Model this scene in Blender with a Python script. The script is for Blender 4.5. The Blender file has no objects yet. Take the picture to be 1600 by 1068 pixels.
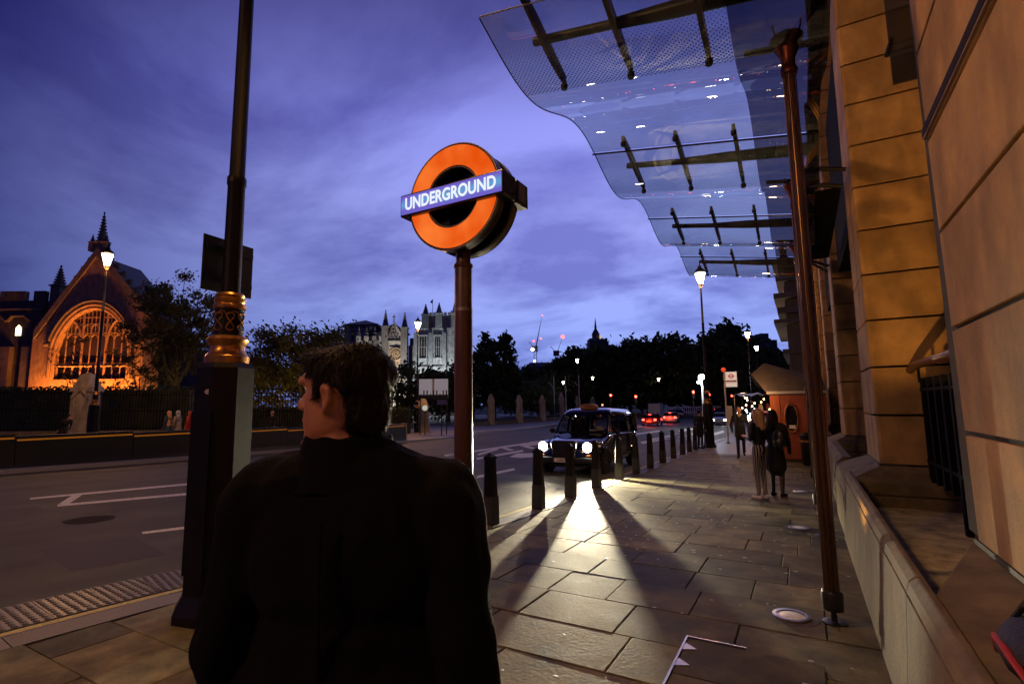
import bpy, bmesh, math, random
import numpy as np
from mathutils import Vector, Matrix, noise
R = math.radians
rnd = random.Random(11)
sc = bpy.context.scene
col = sc.collection

# ------------------------------------------------------------------ camera
FPX, YAW, PITCH, ROLL = 800.0, R(29.4), R(6.9), R(-.69)
fw = Vector((-math.sin(YAW)*math.cos(PITCH), math.cos(YAW)*math.cos(PITCH), math.sin(PITCH)))
r0 = Vector((math.cos(YAW), math.sin(YAW), 0)); u0_ = r0.cross(fw)
rt = r0*math.cos(ROLL)+u0_*math.sin(ROLL); up = -r0*math.sin(ROLL)+u0_*math.cos(ROLL)
CAM = Vector((0, 0, 1.6))
cd = bpy.data.cameras.new('camera'); cam = bpy.data.objects.new('camera', cd); col.objects.link(cam)
cd.sensor_width = 36; cd.lens = 18.0; cd.clip_start = .05; cd.clip_end = 6000
cam.matrix_world = Matrix(((rt.x, up.x, -fw.x, CAM.x), (rt.y, up.y, -fw.y, CAM.y), (rt.z, up.z, -fw.z, CAM.z), (0, 0, 0, 1)))
sc.camera = cam
sc.view_settings.view_transform = 'Standard'; sc.view_settings.look = 'None'
sc.view_settings.exposure = 0.0; sc.view_settings.gamma = 1.0; sc.view_settings.use_curve_mapping = False
sc.cycles.use_denoising = True; sc.cycles.max_bounces = 6; sc.cycles.transparent_max_bounces = 12
sc.cycles.sample_clamp_indirect = 4.0

# ------------------------------------------------------------------ sky: dusk, after sunset, broken cloud
SUN_AZ = R(-8)          # afterglow lies beyond the end of the street
w = bpy.data.worlds.new('World'); sc.world = w; w.use_nodes = True
nt = w.node_tree; N = nt.nodes; Lk = nt.links; N.clear()
def wn(t, **k):
    n = N.new(t)
    for a, b in k.items(): setattr(n, a, b)
    return n
out = wn('ShaderNodeOutputWorld'); bg = wn('ShaderNodeBackground'); Lk.new(bg.outputs[0], out.inputs[0])
sky = wn('ShaderNodeTexSky', sky_type='NISHITA', sun_disc=False, sun_elevation=R(-3.0), sun_rotation=SUN_AZ, altitude=20, air_density=1.0, dust_density=1.2, ozone_density=3.0)
tc = wn('ShaderNodeTexCoord')
sepd = wn('ShaderNodeSeparateXYZ'); Lk.new(tc.outputs['Generated'], sepd.inputs[0])
# clouds live on a flat deck above the town: direction divided by its height
def wmath(op, a, b=None, c=None):
    n = wn('ShaderNodeMath', operation=op)
    for i, v in enumerate((a, b, c)):
        if v is None: continue
        if isinstance(v, (int, float)): n.inputs[i].default_value = v
        else: Lk.new(v, n.inputs[i])
    return n.outputs[0]
hz_ = wmath('ADD', wmath('MAXIMUM', sepd.outputs[2], 0.0), 0.16)
cx_ = wmath('DIVIDE', sepd.outputs[0], hz_); cy_ = wmath('DIVIDE', sepd.outputs[1], hz_)
cmb = wn('ShaderNodeCombineXYZ'); Lk.new(cx_, cmb.inputs[0]); Lk.new(cy_, cmb.inputs[1])
mp = wn('ShaderNodeMapping'); mp.inputs['Rotation'].default_value = (0, 0, R(38)); mp.inputs['Scale'].default_value = (.85, 1.1, 1); mp.inputs['Location'].default_value = (3.4, 1.7, 0)
Lk.new(cmb.outputs[0], mp.inputs[0])
n1 = wn('ShaderNodeTexNoise'); n1.inputs['Scale'].default_value = 1.05; n1.inputs['Detail'].default_value = 9; n1.inputs['Roughness'].default_value = .58; n1.inputs['Distortion'].default_value = .35
Lk.new(mp.outputs[0], n1.inputs['Vector'])
cr = wn('ShaderNodeValToRGB'); cr.color_ramp.elements[0].position = .43; cr.color_ramp.elements[1].position = .62
Lk.new(n1.outputs[0], cr.inputs[0])
# clear twilight sky, tinted violet, brighter towards the horizon
grad = wn('ShaderNodeValToRGB'); e = grad.color_ramp.elements
e[0].position = 0.0; e[0].color = (.120, .168, .43, 1)
e[1].position = .95; e[1].color = (.012, .012, .042, 1)
for p, c in ((.12, (.145, .185, .455, 1)), (.34, (.188, .205, .505, 1)), (.50, (.165, .172, .50, 1)), (.60, (.092, .092, .31, 1)), (.74, (.031, .031, .12, 1))):
    q = e.new(p); q.color = c
Lk.new(sepd.outputs[2], grad.inputs[0])
# towards the afterglow the sky is lighter
gl = wn('ShaderNodeVectorMath', operation='DOT_PRODUCT'); Lk.new(tc.outputs['Generated'], gl.inputs[0]); gl.inputs[1].default_value = (-math.sin(R(16)), math.cos(R(16)), .12)
glr = wn('ShaderNodeMapRange'); glr.inputs['From Min'].default_value = .44; glr.inputs['From Max'].default_value = 1.0; glr.inputs['To Min'].default_value = 0; glr.inputs['To Max'].default_value = 1
Lk.new(gl.outputs['Value'], glr.inputs[0])
sk2 = wn('ShaderNodeMix', data_type='RGBA', blend_type='MULTIPLY'); sk2.inputs[0].default_value = 1.0
glc = wn('ShaderNodeMix', data_type='RGBA'); Lk.new(glr.outputs[0], glc.inputs[0]); glc.inputs[6].default_value = (.07, .075, .22, 1); glc.inputs[7].default_value = (1.55, 1.58, 1.50, 1)
Lk.new(grad.outputs[0], sk2.inputs[6]); Lk.new(glc.outputs[2], sk2.inputs[7])
cl = wn('ShaderNodeMix', data_type='RGBA', blend_type='MULTIPLY')
Lk.new(wmath('MULTIPLY', cr.outputs[0], .95), cl.inputs[0]); Lk.new(sk2.outputs[2], cl.inputs[6]); cl.inputs[7].default_value = (.46, .44, .60, 1)
addn = wn('ShaderNodeMix', data_type='RGBA', blend_type='ADD'); addn.inputs[0].default_value = .04
Lk.new(cl.outputs[2], addn.inputs[6]); Lk.new(sky.outputs[0], addn.inputs[7])
Lk.new(addn.outputs[2], bg.inputs[0]); bg.inputs[1].default_value = 1.42
# the sun has set: only a trace of directed afterglow is left
sl = bpy.data.lights.new('sun', 'SUN'); sl.energy = .02; sl.angle = R(20); sl.color = (.75, .8, 1)
so = bpy.data.objects.new('sun', sl); col.objects.link(so); so.rotation_euler = (R(80), 0, R(188))

# ------------------------------------------------------------------ geometry of the place
def ray(u, v): return rt*((u-800)/FPX) + up*(-(v-534)/FPX) + fw
def gz(y): return -.02*min(max(y, -10), 52)
def G(u, v, dz=0):
    d = ray(u, v); t = 2.0
    for i in range(40):
        p = CAM+d*t; t = (gz(p.y)+dz-1.6)/d.z
    return CAM+d*t
FH = Vector((-math.sin(YAW), math.cos(YAW), 0))
def P(u, v, D):
    d = ray(u, v); return CAM + d*(D/d.dot(FH))
def S(u, v, D):
    p = P(u, v, D); return p.dot(r0), p.z
def base_at(u, v, D):
    p = P(u, v, D); return Vector((p.x, p.y, gz(p.y)))

# ------------------------------------------------------------------ mesh helpers
class MB:
    def __init__(s): s.v = []; s.f = []; s.M = None
    def add(s, vs, fs):
        o = len(s.v)
        if s.M is not None: vs = [s.M @ Vector(p) for p in vs]
        s.v += [tuple(p) for p in vs]; s.f += [tuple(i+o for i in f) for f in fs]; return s
    def box(s, x0, x1, y0, y1, z0, z1):
        return s.add([(x0,y0,z0),(x1,y0,z0),(x1,y1,z0),(x0,y1,z0),(x0,y0,z1),(x1,y0,z1),(x1,y1,z1),(x0,y1,z1)],
                     [(0,3,2,1),(4,5,6,7),(0,1,5,4),(1,2,6,5),(2,3,7,6),(3,0,4,7)])
    def frust(s, cx, cy, z0, z1, a0, b0, a1, b1):
        return s.add([(cx-a0,cy-b0,z0),(cx+a0,cy-b0,z0),(cx+a0,cy+b0,z0),(cx-a0,cy+b0,z0),(cx-a1,cy-b1,z1),(cx+a1,cy-b1,z1),(cx+a1,cy+b1,z1),(cx-a1,cy+b1,z1)],
                     [(0,3,2,1),(4,5,6,7),(0,1,5,4),(1,2,6,5),(2,3,7,6),(3,0,4,7)])
    def loft(s, rings, cap=True, closed=True):
        n = len(rings[0]); vs = [p for r in rings for p in r]; fs = []
        for i in range(len(rings)-1):
            for j in range(n if closed else n-1):
                k = (j+1) % n; fs.append((i*n+j, i*n+k, (i+1)*n+k, (i+1)*n+j))
        if cap: fs.append(tuple(reversed(range(n)))); fs.append(tuple((len(rings)-1)*n+j for j in range(n)))
        return s.add(vs, fs)
    def cone(s, p0, p1, ra, rb=None, n=10, cap=True):
        rb = ra if rb is None else rb; p0 = Vector(p0); p1 = Vector(p1); d = (p1-p0)
        if d.length < 1e-6: return s
        d.normalize(); a = d.orthogonal().normalized(); b = d.cross(a)
        return s.loft([[p+a*(r*math.cos(2*math.pi*i/n))+b*(r*math.sin(2*math.pi*i/n)) for i in range(n)] for p, r in ((p0, ra), (p1, rb))], cap)
    def tube(s, pts, r, n=8, closed=False):
        pts = [Vector(p) for p in pts]; rr = r if isinstance(r, (list, tuple)) else [r]*len(pts); rings = []
        for i, p in enumerate(pts):
            a = pts[i-1] if i or closed else p; b = pts[(i+1) % len(pts)] if i < len(pts)-1 or closed else p
            d = (b-a).normalized(); x = d.cross(Vector((0, 0, 1)));
            if x.length < .05: x = d.cross(Vector((0, 1, 0)))
            x.normalize(); y = d.cross(x)
            rings.append([p+x*(rr[i]*math.cos(2*math.pi*k/n))+y*(rr[i]*math.sin(2*math.pi*k/n)) for k in range(n)])
        if closed: rings.append(rings[0])
        return s.loft(rings, not closed)
    def lathe(s, prof, n=16, c=(0, 0), rot=0, cap=True):
        return s.loft([[(c[0]+r*math.cos(rot+2*math.pi*i/n), c[1]+r*math.sin(rot+2*math.pi*i/n), z) for i in range(n)] for r, z in prof], cap)
    def ell(s, c, rx, ry, rz, nu=14, nv=8):
        rings = []
        for j in range(1, nv):
            t = math.pi*j/nv; rings.append([(c[0]+rx*math.sin(t)*math.cos(2*math.pi*i/nu), c[1]+ry*math.sin(t)*math.sin(2*math.pi*i/nu), c[2]-rz*math.cos(t)) for i in range(nu)])
        n = nu; o = [p for r in rings for p in r]; b = len(o); o += [(c[0], c[1], c[2]-rz), (c[0], c[1], c[2]+rz)]; fs = []
        for i in range(nv-2):
            for j in range(n): k = (j+1) % n; fs.append((i*n+j, i*n+k, (i+1)*n+k, (i+1)*n+j))
        for j in range(n): k = (j+1) % n; fs.append((b, k, j)); fs.append((b+1, (nv-2)*n+j, (nv-2)*n+k))
        return s.add(o, fs)
    def prism_y(s, poly, y0, y1):      # poly in (x,z)
        n = len(poly); return s.add([(x, y0, z) for x, z in poly]+[(x, y1, z) for x, z in poly], [tuple(range(n)), tuple(range(2*n-1, n-1, -1))]+[(i, i+n, (i+1) % n+n, (i+1) % n) for i in range(n)])
    def prism_x(s, poly, x0, x1):      # poly in (y,z)
        n = len(poly); return s.add([(x0, y, z) for y, z in poly]+[(x1, y, z) for y, z in poly], [tuple(range(n)), tuple(range(2*n-1, n-1, -1))]+[(i, i+n, (i+1) % n+n, (i+1) % n) for i in range(n)])
    def prism_z(s, poly, z0, z1):
        n = len(poly); return s.add([(x, y, z0) for x, y in poly]+[(x, y, z1) for x, y in poly], [tuple(range(n-1, -1, -1)), tuple(range(n, 2*n))]+[(i, (i+1) % n, (i+1) % n+n, i+n) for i in range(n)])
    def mesh(s, name, m, smooth=False):
        me = bpy.data.meshes.new(name); me.from_pydata(s.v, [], s.f); me.materials.append(m)
        bm = bmesh.new(); bm.from_mesh(me); bmesh.ops.recalc_face_normals(bm, faces=bm.faces); bm.to_mesh(me); bm.free()
        if smooth:
            for p in me.polygons: p.use_smooth = True
            try: me.set_sharp_from_angle(angle=R(38))
            except Exception: pass
        return me
    def build(s, name, m, parent=None, smooth=False, loc=None, rz=None, bevel=0):
        o = bpy.data.objects.new(name, s.mesh(name, m, smooth)); col.objects.link(o)
        if parent is not None: o.parent = parent
        if loc is not None: o.location = loc
        if rz is not None: o.rotation_euler.z = rz
        if bevel:
            b = o.modifiers.new('bevel', 'BEVEL'); b.width = bevel; b.segments = 2; b.limit_method = 'ANGLE'; b.angle_limit = R(40)
        return o
def tag(o, label=None, cat=None, group=None, kind=None):
    if label: o['label'] = label
    if cat: o['category'] = cat
    if group: o['group'] = group
    if kind: o['kind'] = kind
    return o
def thing(name, label, cat, loc=(0, 0, 0), rz=0, group=None):
    o = bpy.data.objects.new(name, None); col.objects.link(o); o.empty_display_size = .2
    o.location = loc; o.rotation_euler = (0, 0, rz); return tag(o, label, cat, group)
def inst(me, name, parent, loc=(0, 0, 0), rot=(0, 0, 0), scale=(1, 1, 1)):
    o = bpy.data.objects.new(name, me); col.objects.link(o); o.parent = parent; o.location = loc; o.rotation_euler = rot; o.scale = scale; return o
def copy_tree(o, parent=None):
    c = o.copy(); col.objects.link(c); c.parent = parent
    for ch in list(o.children): copy_tree(ch, c)
    return c
def light(name, kind, parent, loc, power, color, size=.1, rot=None, spot=None, blend=.5):
    l = bpy.data.lights.new(name, kind); l.energy = power; l.color = color
    if kind == 'AREA': l.size = size
    else: l.shadow_soft_size = size
    if spot: l.spot_size = spot; l.spot_blend = blend
    o = bpy.data.objects.new(name, l); col.objects.link(o); o.parent = parent; o.location = loc
    if rot is not None: o.rotation_euler = rot
    return o
def aim(v):            # euler that turns -Z towards v
    return Vector(v).to_track_quat('-Z', 'Y').to_euler()
_ts = bpy.data.scenes.new('scratch')
def evaluated(o):
    """mesh of a scratch object with its modifiers applied, in a scene of its own so that nothing else is re-evaluated"""
    _ts.collection.objects.link(o)
    with bpy.context.temp_override(scene=_ts, view_layer=_ts.view_layers[0]):
        dg = bpy.context.evaluated_depsgraph_get(); me = bpy.data.meshes.new_from_object(o.evaluated_get(dg))
    bpy.data.objects.remove(o); return me
def text(name, body, size, m, parent, loc, rot, depth=.004, bold=0, space=1.0, xs=1.0):
    c = bpy.data.curves.new(name, 'FONT'); c.body = body; c.size = size; c.align_x = 'CENTER'; c.align_y = 'CENTER'; c.extrude = depth; c.offset = bold; c.space_character = space
    t = bpy.data.objects.new('tmp', c); me = evaluated(t)
    me.materials.clear(); me.materials.append(m)
    o = bpy.data.objects.new(name, me); col.objects.link(o); o.parent = parent; o.location = loc; o.rotation_euler = rot; o.scale = (xs, 1, 1); return o

# ------------------------------------------------------------------ materials
MC = {}
def mat(name, c, rough=.6, metal=0, var=0, vs=6, bump=0, bs=40, emit=None, es=0, rand=0, c2=None, spec=.5, stretch=None, coat=0, stain=0):
    if name in MC: return MC[name]
    m = bpy.data.materials.new(name); m.use_nodes = True; t = m.node_tree; b = t.nodes['Principled BSDF']; MC[name] = m
    b.inputs['Base Color'].default_value = (*c, 1); b.inputs['Roughness'].default_value = rough; b.inputs['Metallic'].default_value = metal
    b.inputs['Specular IOR Level'].default_value = spec; b.inputs['Coat Weight'].default_value = coat
    src = None; vec = None
    if var or bump or stain:
        g = t.nodes.new('ShaderNodeNewGeometry'); vec = g.outputs['Position']
        if stretch:
            mp = t.nodes.new('ShaderNodeMapping'); mp.inputs['Scale'].default_value = stretch; t.links.new(vec, mp.inputs[0]); vec = mp.outputs[0]
    if var or c2:
        n = t.nodes.new('ShaderNodeTexNoise'); n.inputs['Scale'].default_value = vs; n.inputs['Detail'].default_value = 8; n.inputs['Roughness'].default_value = .65
        t.links.new(vec, n.inputs['Vector'])
        r = t.nodes.new('ShaderNodeValToRGB'); r.color_ramp.elements[0].position = .32; r.color_ramp.elements[1].position = .68
        k = 1-var; r.color_ramp.elements[0].color = (*[x*k for x in c], 1); r.color_ramp.elements[1].color = (*(c2 or [min(1, x*(1+var)) for x in c]), 1)
        t.links.new(n.outputs[0], r.inputs[0]); src = r.outputs[0]
        rr = t.nodes.new('ShaderNodeMapRange'); rr.inputs['To Min'].default_value = max(.02, rough-.12); rr.inputs['To Max'].default_value = min(1, rough+.12)
        t.links.new(n.outputs[0], rr.inputs[0]); t.links.new(rr.outputs[0], b.inputs['Roughness'])
    if stain:           # dark run-off streaks and blotches
        n = t.nodes.new('ShaderNodeTexNoise'); n.inputs['Scale'].default_value = 1.0; n.inputs['Detail'].default_value = 6
        mp2 = t.nodes.new('ShaderNodeMapping'); mp2.inputs['Scale'].default_value = (2.6, 2.6, 1.0); t.links.new(g.outputs['Position'], mp2.inputs[0]); t.links.new(mp2.outputs[0], n.inputs['Vector'])
        r = t.nodes.new('ShaderNodeMapRange'); r.inputs['From Min'].default_value = .42; r.inputs['From Max'].default_value = .62; r.inputs['To Min'].default_value = 1; r.inputs['To Max'].default_value = 1-stain
        t.links.new(n.outputs[0], r.inputs[0]); mx = t.nodes.new('ShaderNodeMix'); mx.data_type = 'RGBA'; mx.blend_type = 'MULTIPLY'; mx.inputs[0].default_value = 1
        if src is not None: t.links.new(src, mx.inputs[6])
        else: mx.inputs[6].default_value = (*c, 1)
        t.links.new(r.outputs[0], mx.inputs[7]); src = mx.outputs[2]
    if rand:            # every piece its own tone
        oi = t.nodes.new('ShaderNodeObjectInfo'); r = t.nodes.new('ShaderNodeMapRange'); r.inputs['To Min'].default_value = 1-rand; r.inputs['To Max'].default_value = 1+rand
        t.links.new(oi.outputs['Random'], r.inputs[0]); mx = t.nodes.new('ShaderNodeMix'); mx.data_type = 'RGBA'; mx.blend_type = 'MULTIPLY'; mx.inputs[0].default_value = 1
        if src is not None: t.links.new(src, mx.inputs[6])
        else: mx.inputs[6].default_value = (*c, 1)
        t.links.new(r.outputs[0], mx.inputs[7]); src = mx.outputs[2]
    if src is not None: t.links.new(src, b.inputs['Base Color'])
    if bump:
        n = t.nodes.new('ShaderNodeTexNoise'); n.inputs['Scale'].default_value = bs; n.inputs['Detail'].default_value = 6; t.links.new(vec, n.inputs['Vector'])
        bp = t.nodes.new('ShaderNodeBump'); bp.inputs['Strength'].default_value = bump; bp.inputs['Distance'].default_value = .02; t.links.new(n.outputs[0], bp.inputs['Height']); t.links.new(bp.outputs[0], b.inputs['Normal'])
    if emit: b.inputs['Emission Color'].default_value = (*emit, 1); b.inputs['Emission Strength'].default_value = es
    return m
def glassy(name, tint, refl=.12, rough=.02, dots=None, dirt=0):
    if name in MC: return MC[name]
    m = bpy.data.materials.new(name); m.use_nodes = True; t = m.node_tree; t.nodes.clear(); MC[name] = m
    o = t.nodes.new('ShaderNodeOutputMaterial'); tr = t.nodes.new('ShaderNodeBsdfTransparent'); tr.inputs[0].default_value = (*tint, 1)
    gl = t.nodes.new('ShaderNodeBsdfGlossy'); gl.inputs['Roughness'].default_value = rough
    lw = t.nodes.new('ShaderNodeLayerWeight'); lw.inputs[0].default_value = .35
    r = t.nodes.new('ShaderNodeMapRange'); r.inputs['To Min'].default_value = refl*.5; r.inputs['To Max'].default_value = min(1, refl*5); t.links.new(lw.outputs['Fresnel'], r.inputs[0])
    mx = t.nodes.new('ShaderNodeMixShader'); t.links.new(r.outputs[0], mx.inputs[0]); t.links.new(tr.outputs[0], mx.inputs[1]); t.links.new(gl.outputs[0], mx.inputs[2]); res = mx.outputs[0]
    if dirt:            # film of dust on the pane
        df = t.nodes.new('ShaderNodeBsdfTranslucent'); df.inputs[0].default_value = (.35, .36, .38, 1)
        g = t.nodes.new('ShaderNodeNewGeometry'); n = t.nodes.new('ShaderNodeTexNoise'); n.inputs['Scale'].default_value = 2.2; n.inputs['Detail'].default_value = 8; t.links.new(g.outputs['Position'], n.inputs['Vector'])
        q = t.nodes.new('ShaderNodeMapRange'); q.inputs['From Min'].default_value = .3; q.inputs['From Max'].default_value = .75; q.inputs['To Max'].default_value = dirt; t.links.new(n.outputs[0], q.inputs[0])
        m2 = t.nodes.new('ShaderNodeMixShader'); t.links.new(q.outputs[0], m2.inputs[0]); t.links.new(res, m2.inputs[1]); t.links.new(df.outputs[0], m2.inputs[2]); res = m2.outputs[0]
    if dots:            # printed frit: staggered dots, largest towards the low edge of each wave
        sp, per, y0, lo, hi = dots
        g = t.nodes.new('ShaderNodeNewGeometry'); sx = t.nodes.new('ShaderNodeSeparateXYZ'); t.links.new(g.outputs['Position'], sx.inputs[0])
        def mm(op, a, b=None):
            n = t.nodes.new('ShaderNodeMath'); n.operation = op
            for i, v in enumerate((a, b)):
                if v is None: continue
                if isinstance(v, (int, float)): n.inputs[i].default_value = v
                else: t.links.new(v, n.inputs[i])
            return n.outputs[0]
        k = math.pi/sp
        s = mm('MULTIPLY', mm('SINE', mm('MULTIPLY', mm('ADD', sx.outputs[0], sx.outputs[1]), k)), mm('SINE', mm('MULTIPLY', mm('SUBTRACT', sx.outputs[0], sx.outputs[1]), k)))
        s = mm('ABSOLUTE', s)
        ph = mm('PINGPONG', mm('SUBTRACT', mm('ADD', sx.outputs[1], 10*per), y0), per/2)   # distance from the valley line
        mr = t.nodes.new('ShaderNodeMapRange'); mr.inputs['From Min'].default_value = lo; mr.inputs['From Max'].default_value = hi; mr.inputs['To Min'].default_value = .40; mr.inputs['To Max'].default_value = 1.0; t.links.new(ph, mr.inputs[0])
        fr = mm('FRACT', mm('DIVIDE', mm('SUBTRACT', mm('ADD', sx.outputs[1], 10*per), y0), per))
        half = mm('GREATER_THAN', fr, .5)        # printed on the side that falls to the valley only
        d = mm('MULTIPLY', mm('GREATER_THAN', s, mr.outputs[0]), half)
        ink = t.nodes.new('ShaderNodeBsdfDiffuse'); ink.inputs[0].default_value = (.05, .052, .06, 1)
        m3 = t.nodes.new('ShaderNodeMixShader'); t.links.new(mm('MULTIPLY', d, .82), m3.inputs[0]); t.links.new(res, m3.inputs[1]); t.links.new(ink.outputs[0], m3.inputs[2]); res = m3.outputs[0]
    t.links.new(res, o.inputs[0]); return m

slabM = mat('york_stone_slab', (.135, .126, .070), .68, spec=.2, var=.45, vs=4.0, bump=.16, bs=38, rand=.38, c2=(.205, .187, .105), stain=.4)
jointM = mat('pavement_joint', (.055, .05, .036), .9, var=.4, vs=20)
farpaveM = mat('far_paving', (.15, .13, .105), .6, var=.25, vs=2.5, bump=.2, bs=30)
kerbM = mat('granite_kerb', (.15, .14, .12), .55, var=.3, vs=60, bump=.2, bs=90, rand=.12)
asphM = mat('asphalt', (.074, .078, .060), .65, var=.5, vs=120, bump=.6, bs=150, c2=(.125, .125, .098), spec=.25)
paintM = mat('worn_white_road_paint', (.62, .62, .56), .6, var=.4, vs=22, bump=.2, bs=80)
def lanes(m):
    t = m.node_tree; b = t.nodes['Principled BSDF']; src = b.inputs['Base Color'].links[0].from_socket; g = t.nodes.new('ShaderNodeNewGeometry'); mp = t.nodes.new('ShaderNodeMapping'); mp.inputs['Scale'].default_value = (1.1, .07, 1); t.links.new(g.outputs['Position'], mp.inputs[0])
    n = t.nodes.new('ShaderNodeTexNoise'); n.inputs['Scale'].default_value = 1.0; n.inputs['Detail'].default_value = 5; t.links.new(mp.outputs[0], n.inputs['Vector'])
    n2 = t.nodes.new('ShaderNodeTexNoise'); n2.inputs['Scale'].default_value = .9; n2.inputs['Detail'].default_value = 9; t.links.new(g.outputs['Position'], n2.inputs['Vector'])
    a = t.nodes.new('ShaderNodeMath'); a.operation = 'ADD'; t.links.new(n.outputs[0], a.inputs[0]); t.links.new(n2.outputs[0], a.inputs[1])
    r = t.nodes.new('ShaderNodeMapRange'); r.inputs['From Min'].default_value = .75; r.inputs['From Max'].default_value = 1.25; r.inputs['To Min'].default_value = .55; r.inputs['To Max'].default_value = 1.25; t.links.new(a.outputs[0], r.inputs[0])
    mx = t.nodes.new('ShaderNodeMix'); mx.data_type = 'RGBA'; mx.blend_type = 'MULTIPLY'; mx.inputs[0].default_value = 1; t.links.new(src, mx.inputs[6]); t.links.new(r.outputs[0], mx.inputs[7]); t.links.new(mx.outputs[2], b.inputs['Base Color'])
lanes(asphM)
yelM = mat('worn_yellow_road_paint', (.42, .36, .12), .6, var=.4, vs=25, bump=.2, bs=80)
studM = mat('grey_blister_mat', (.12, .118, .105), .42, var=.35, vs=40, rand=.15)
sandM = mat('sandstone', (.43, .265, .105), .8, var=.22, vs=3.2, bump=.45, bs=85, rand=.17, stain=.34)
plinthM = mat('weathered_plinth_stone', (.15, .118, .07), .85, var=.38, vs=4, bump=.3, bs=40, stain=.2, rand=.06)
wellFloorM = mat('pale_well_floor', (.42, .38, .25), .85, var=.55, vs=5, bump=.3, bs=30)  # floor colour lightened in place of light that does not reach it
blackM = mat('black_gloss_paint', (.008, .0072, .0065), .46, var=.4, vs=14, bump=.05, bs=70, coat=.04, spec=.22)
ironM = mat('black_iron', (.004, .004, .0042), .7, var=.3, vs=20, bump=.15, bs=45, spec=.08)
goldM = mat('gold_paint', (.50, .24, .055), .32, metal=.75, var=.2, vs=12)
bronzeM = mat('bronze_metal', (.15, .092, .055), .30, metal=.85, var=.35, vs=18, stretch=(1, 1, .1))
brownM = mat('brown_sign_post', (.085, .036, .025), .35, var=.3, vs=8, stretch=(1, 1, .2))
greyM = mat('dull_aluminium', (.26, .24, .20), .4, metal=.6, var=.2, vs=10)
steelM = mat('steel_trim', (.45, .45, .44), .35, metal=.9, var=.2, vs=20)
darkM = mat('dark_steel', (.02, .02, .021), .4, metal=.3, var=.3, vs=12)
beamM = mat('canopy_steel', (.018, .017, .015), .35, metal=.5, var=.3, vs=10)
barkM = mat('bark', (.05, .04, .03), .9, var=.4, vs=8, bump=.5, bs=20)
def leafy(m, c, k=.45):
    t = m.node_tree; b = t.nodes['Principled BSDF']; o = t.nodes['Material Output']; tr = t.nodes.new('ShaderNodeBsdfTranslucent'); tr.inputs[0].default_value = (*c, 1)
    mx = t.nodes.new('ShaderNodeMixShader'); mx.inputs[0].default_value = k; t.links.new(b.outputs[0], mx.inputs[1]); t.links.new(tr.outputs[0], mx.inputs[2]); t.links.new(mx.outputs[0], o.inputs[0]); return m
leafM = mat('dark_leaf', (.035, .055, .016), .6, var=.5, vs=.9, c2=(.075, .085, .02))
leafYM = mat('autumn_leaf', (.045, .052, .014), .6, var=.5, vs=.8, c2=(.10, .085, .02))
leafy(leafYM, (.22, .17, .03)); leafy(leafM, (.05, .08, .015), .3)
lampE = mat('lamp_glass', (.9, .85, .7), .3, emit=(1, .87, .66), es=26)
lampW = mat('cool_lamp_glass', (.9, .9, .9), .3, emit=(.86, .95, 1), es=34)
redE = mat('red_signal_lens', (.8, .05, .03), .3, emit=(1, .035, .02), es=30)
tailE = mat('tail_lamp_lens', (.8, .05, .03), .3, emit=(1, .07, .035), es=9)
headE = mat('head_lamp_lens', (.95, .95, .9), .2, emit=(1, .95, .82), es=30)
headFar = mat('far_head_lamp_lens', (.95, .95, .9), .2, emit=(.93, .97, 1), es=60)

# ================================================================== ground, road, pavements
YS = [-80, -10, 0, 10, 20, 30, 40, 52, 80, 140, 300, 900, 4000]
def sheet(name, xl, xr, dz, m, kind='structure', ys=YS):
    b = MB(); vs = []; fs = []
    for y in ys: vs += [(xl(y), y, gz(y)+dz), (xr(y), y, gz(y)+dz)]
    for i in range(len(ys)-1): fs.append((2*i, 2*i+1, 2*i+3, 2*i+2))
    o = b.add(vs, fs).build(name, m); return tag(o, kind=kind)
def pl(tab):
    def f(y):
        if y <= tab[0][0]: return tab[0][1]
        for (a, p), (c, q) in zip(tab, tab[1:]):
            if y <= c: return p+(q-p)*(y-a)/(c-a)
        return tab[-1][1]
    return f
groundM = mat('ground_soil', (.05, .05, .035), .9, var=.4, vs=.6)
sheet('ground', lambda y: -4000, lambda y: 4000, -.16, groundM)
road = sheet('road', lambda y: -75 if y > 60 else -26, lambda y: 60 if y > 60 else .5, -.04, asphM, ys=[-80, -10, 0, 10, 20, 30, 40, 52, 60, 60.01, 80, 125])
kx = pl([(-60, -5.75), (0, -5.32), (2.8, -5.08), (4.5, -4.62), (6.3, -4.22), (8, -4.15), (14, -4.15), (25, -4.42), (56, -4.9), (60, -2.5), (63, .5)])
fkx = pl([(-60, -19.3), (18, -19.3), (26, -19.9), (31, -21.4), (36, -23.7), (55, -27), (70, -29), (92, -36), (110, -50)])
ysf = [-60, -40, -20, -10, 0, 2.8, 4.5, 6.3, 8, 14, 20, 25, 40, 52, 56, 60, 63]
pav = sheet('pavement', lambda y: kx(y)+.02, lambda y: 14, -.035, jointM, ys=ysf)
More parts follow.
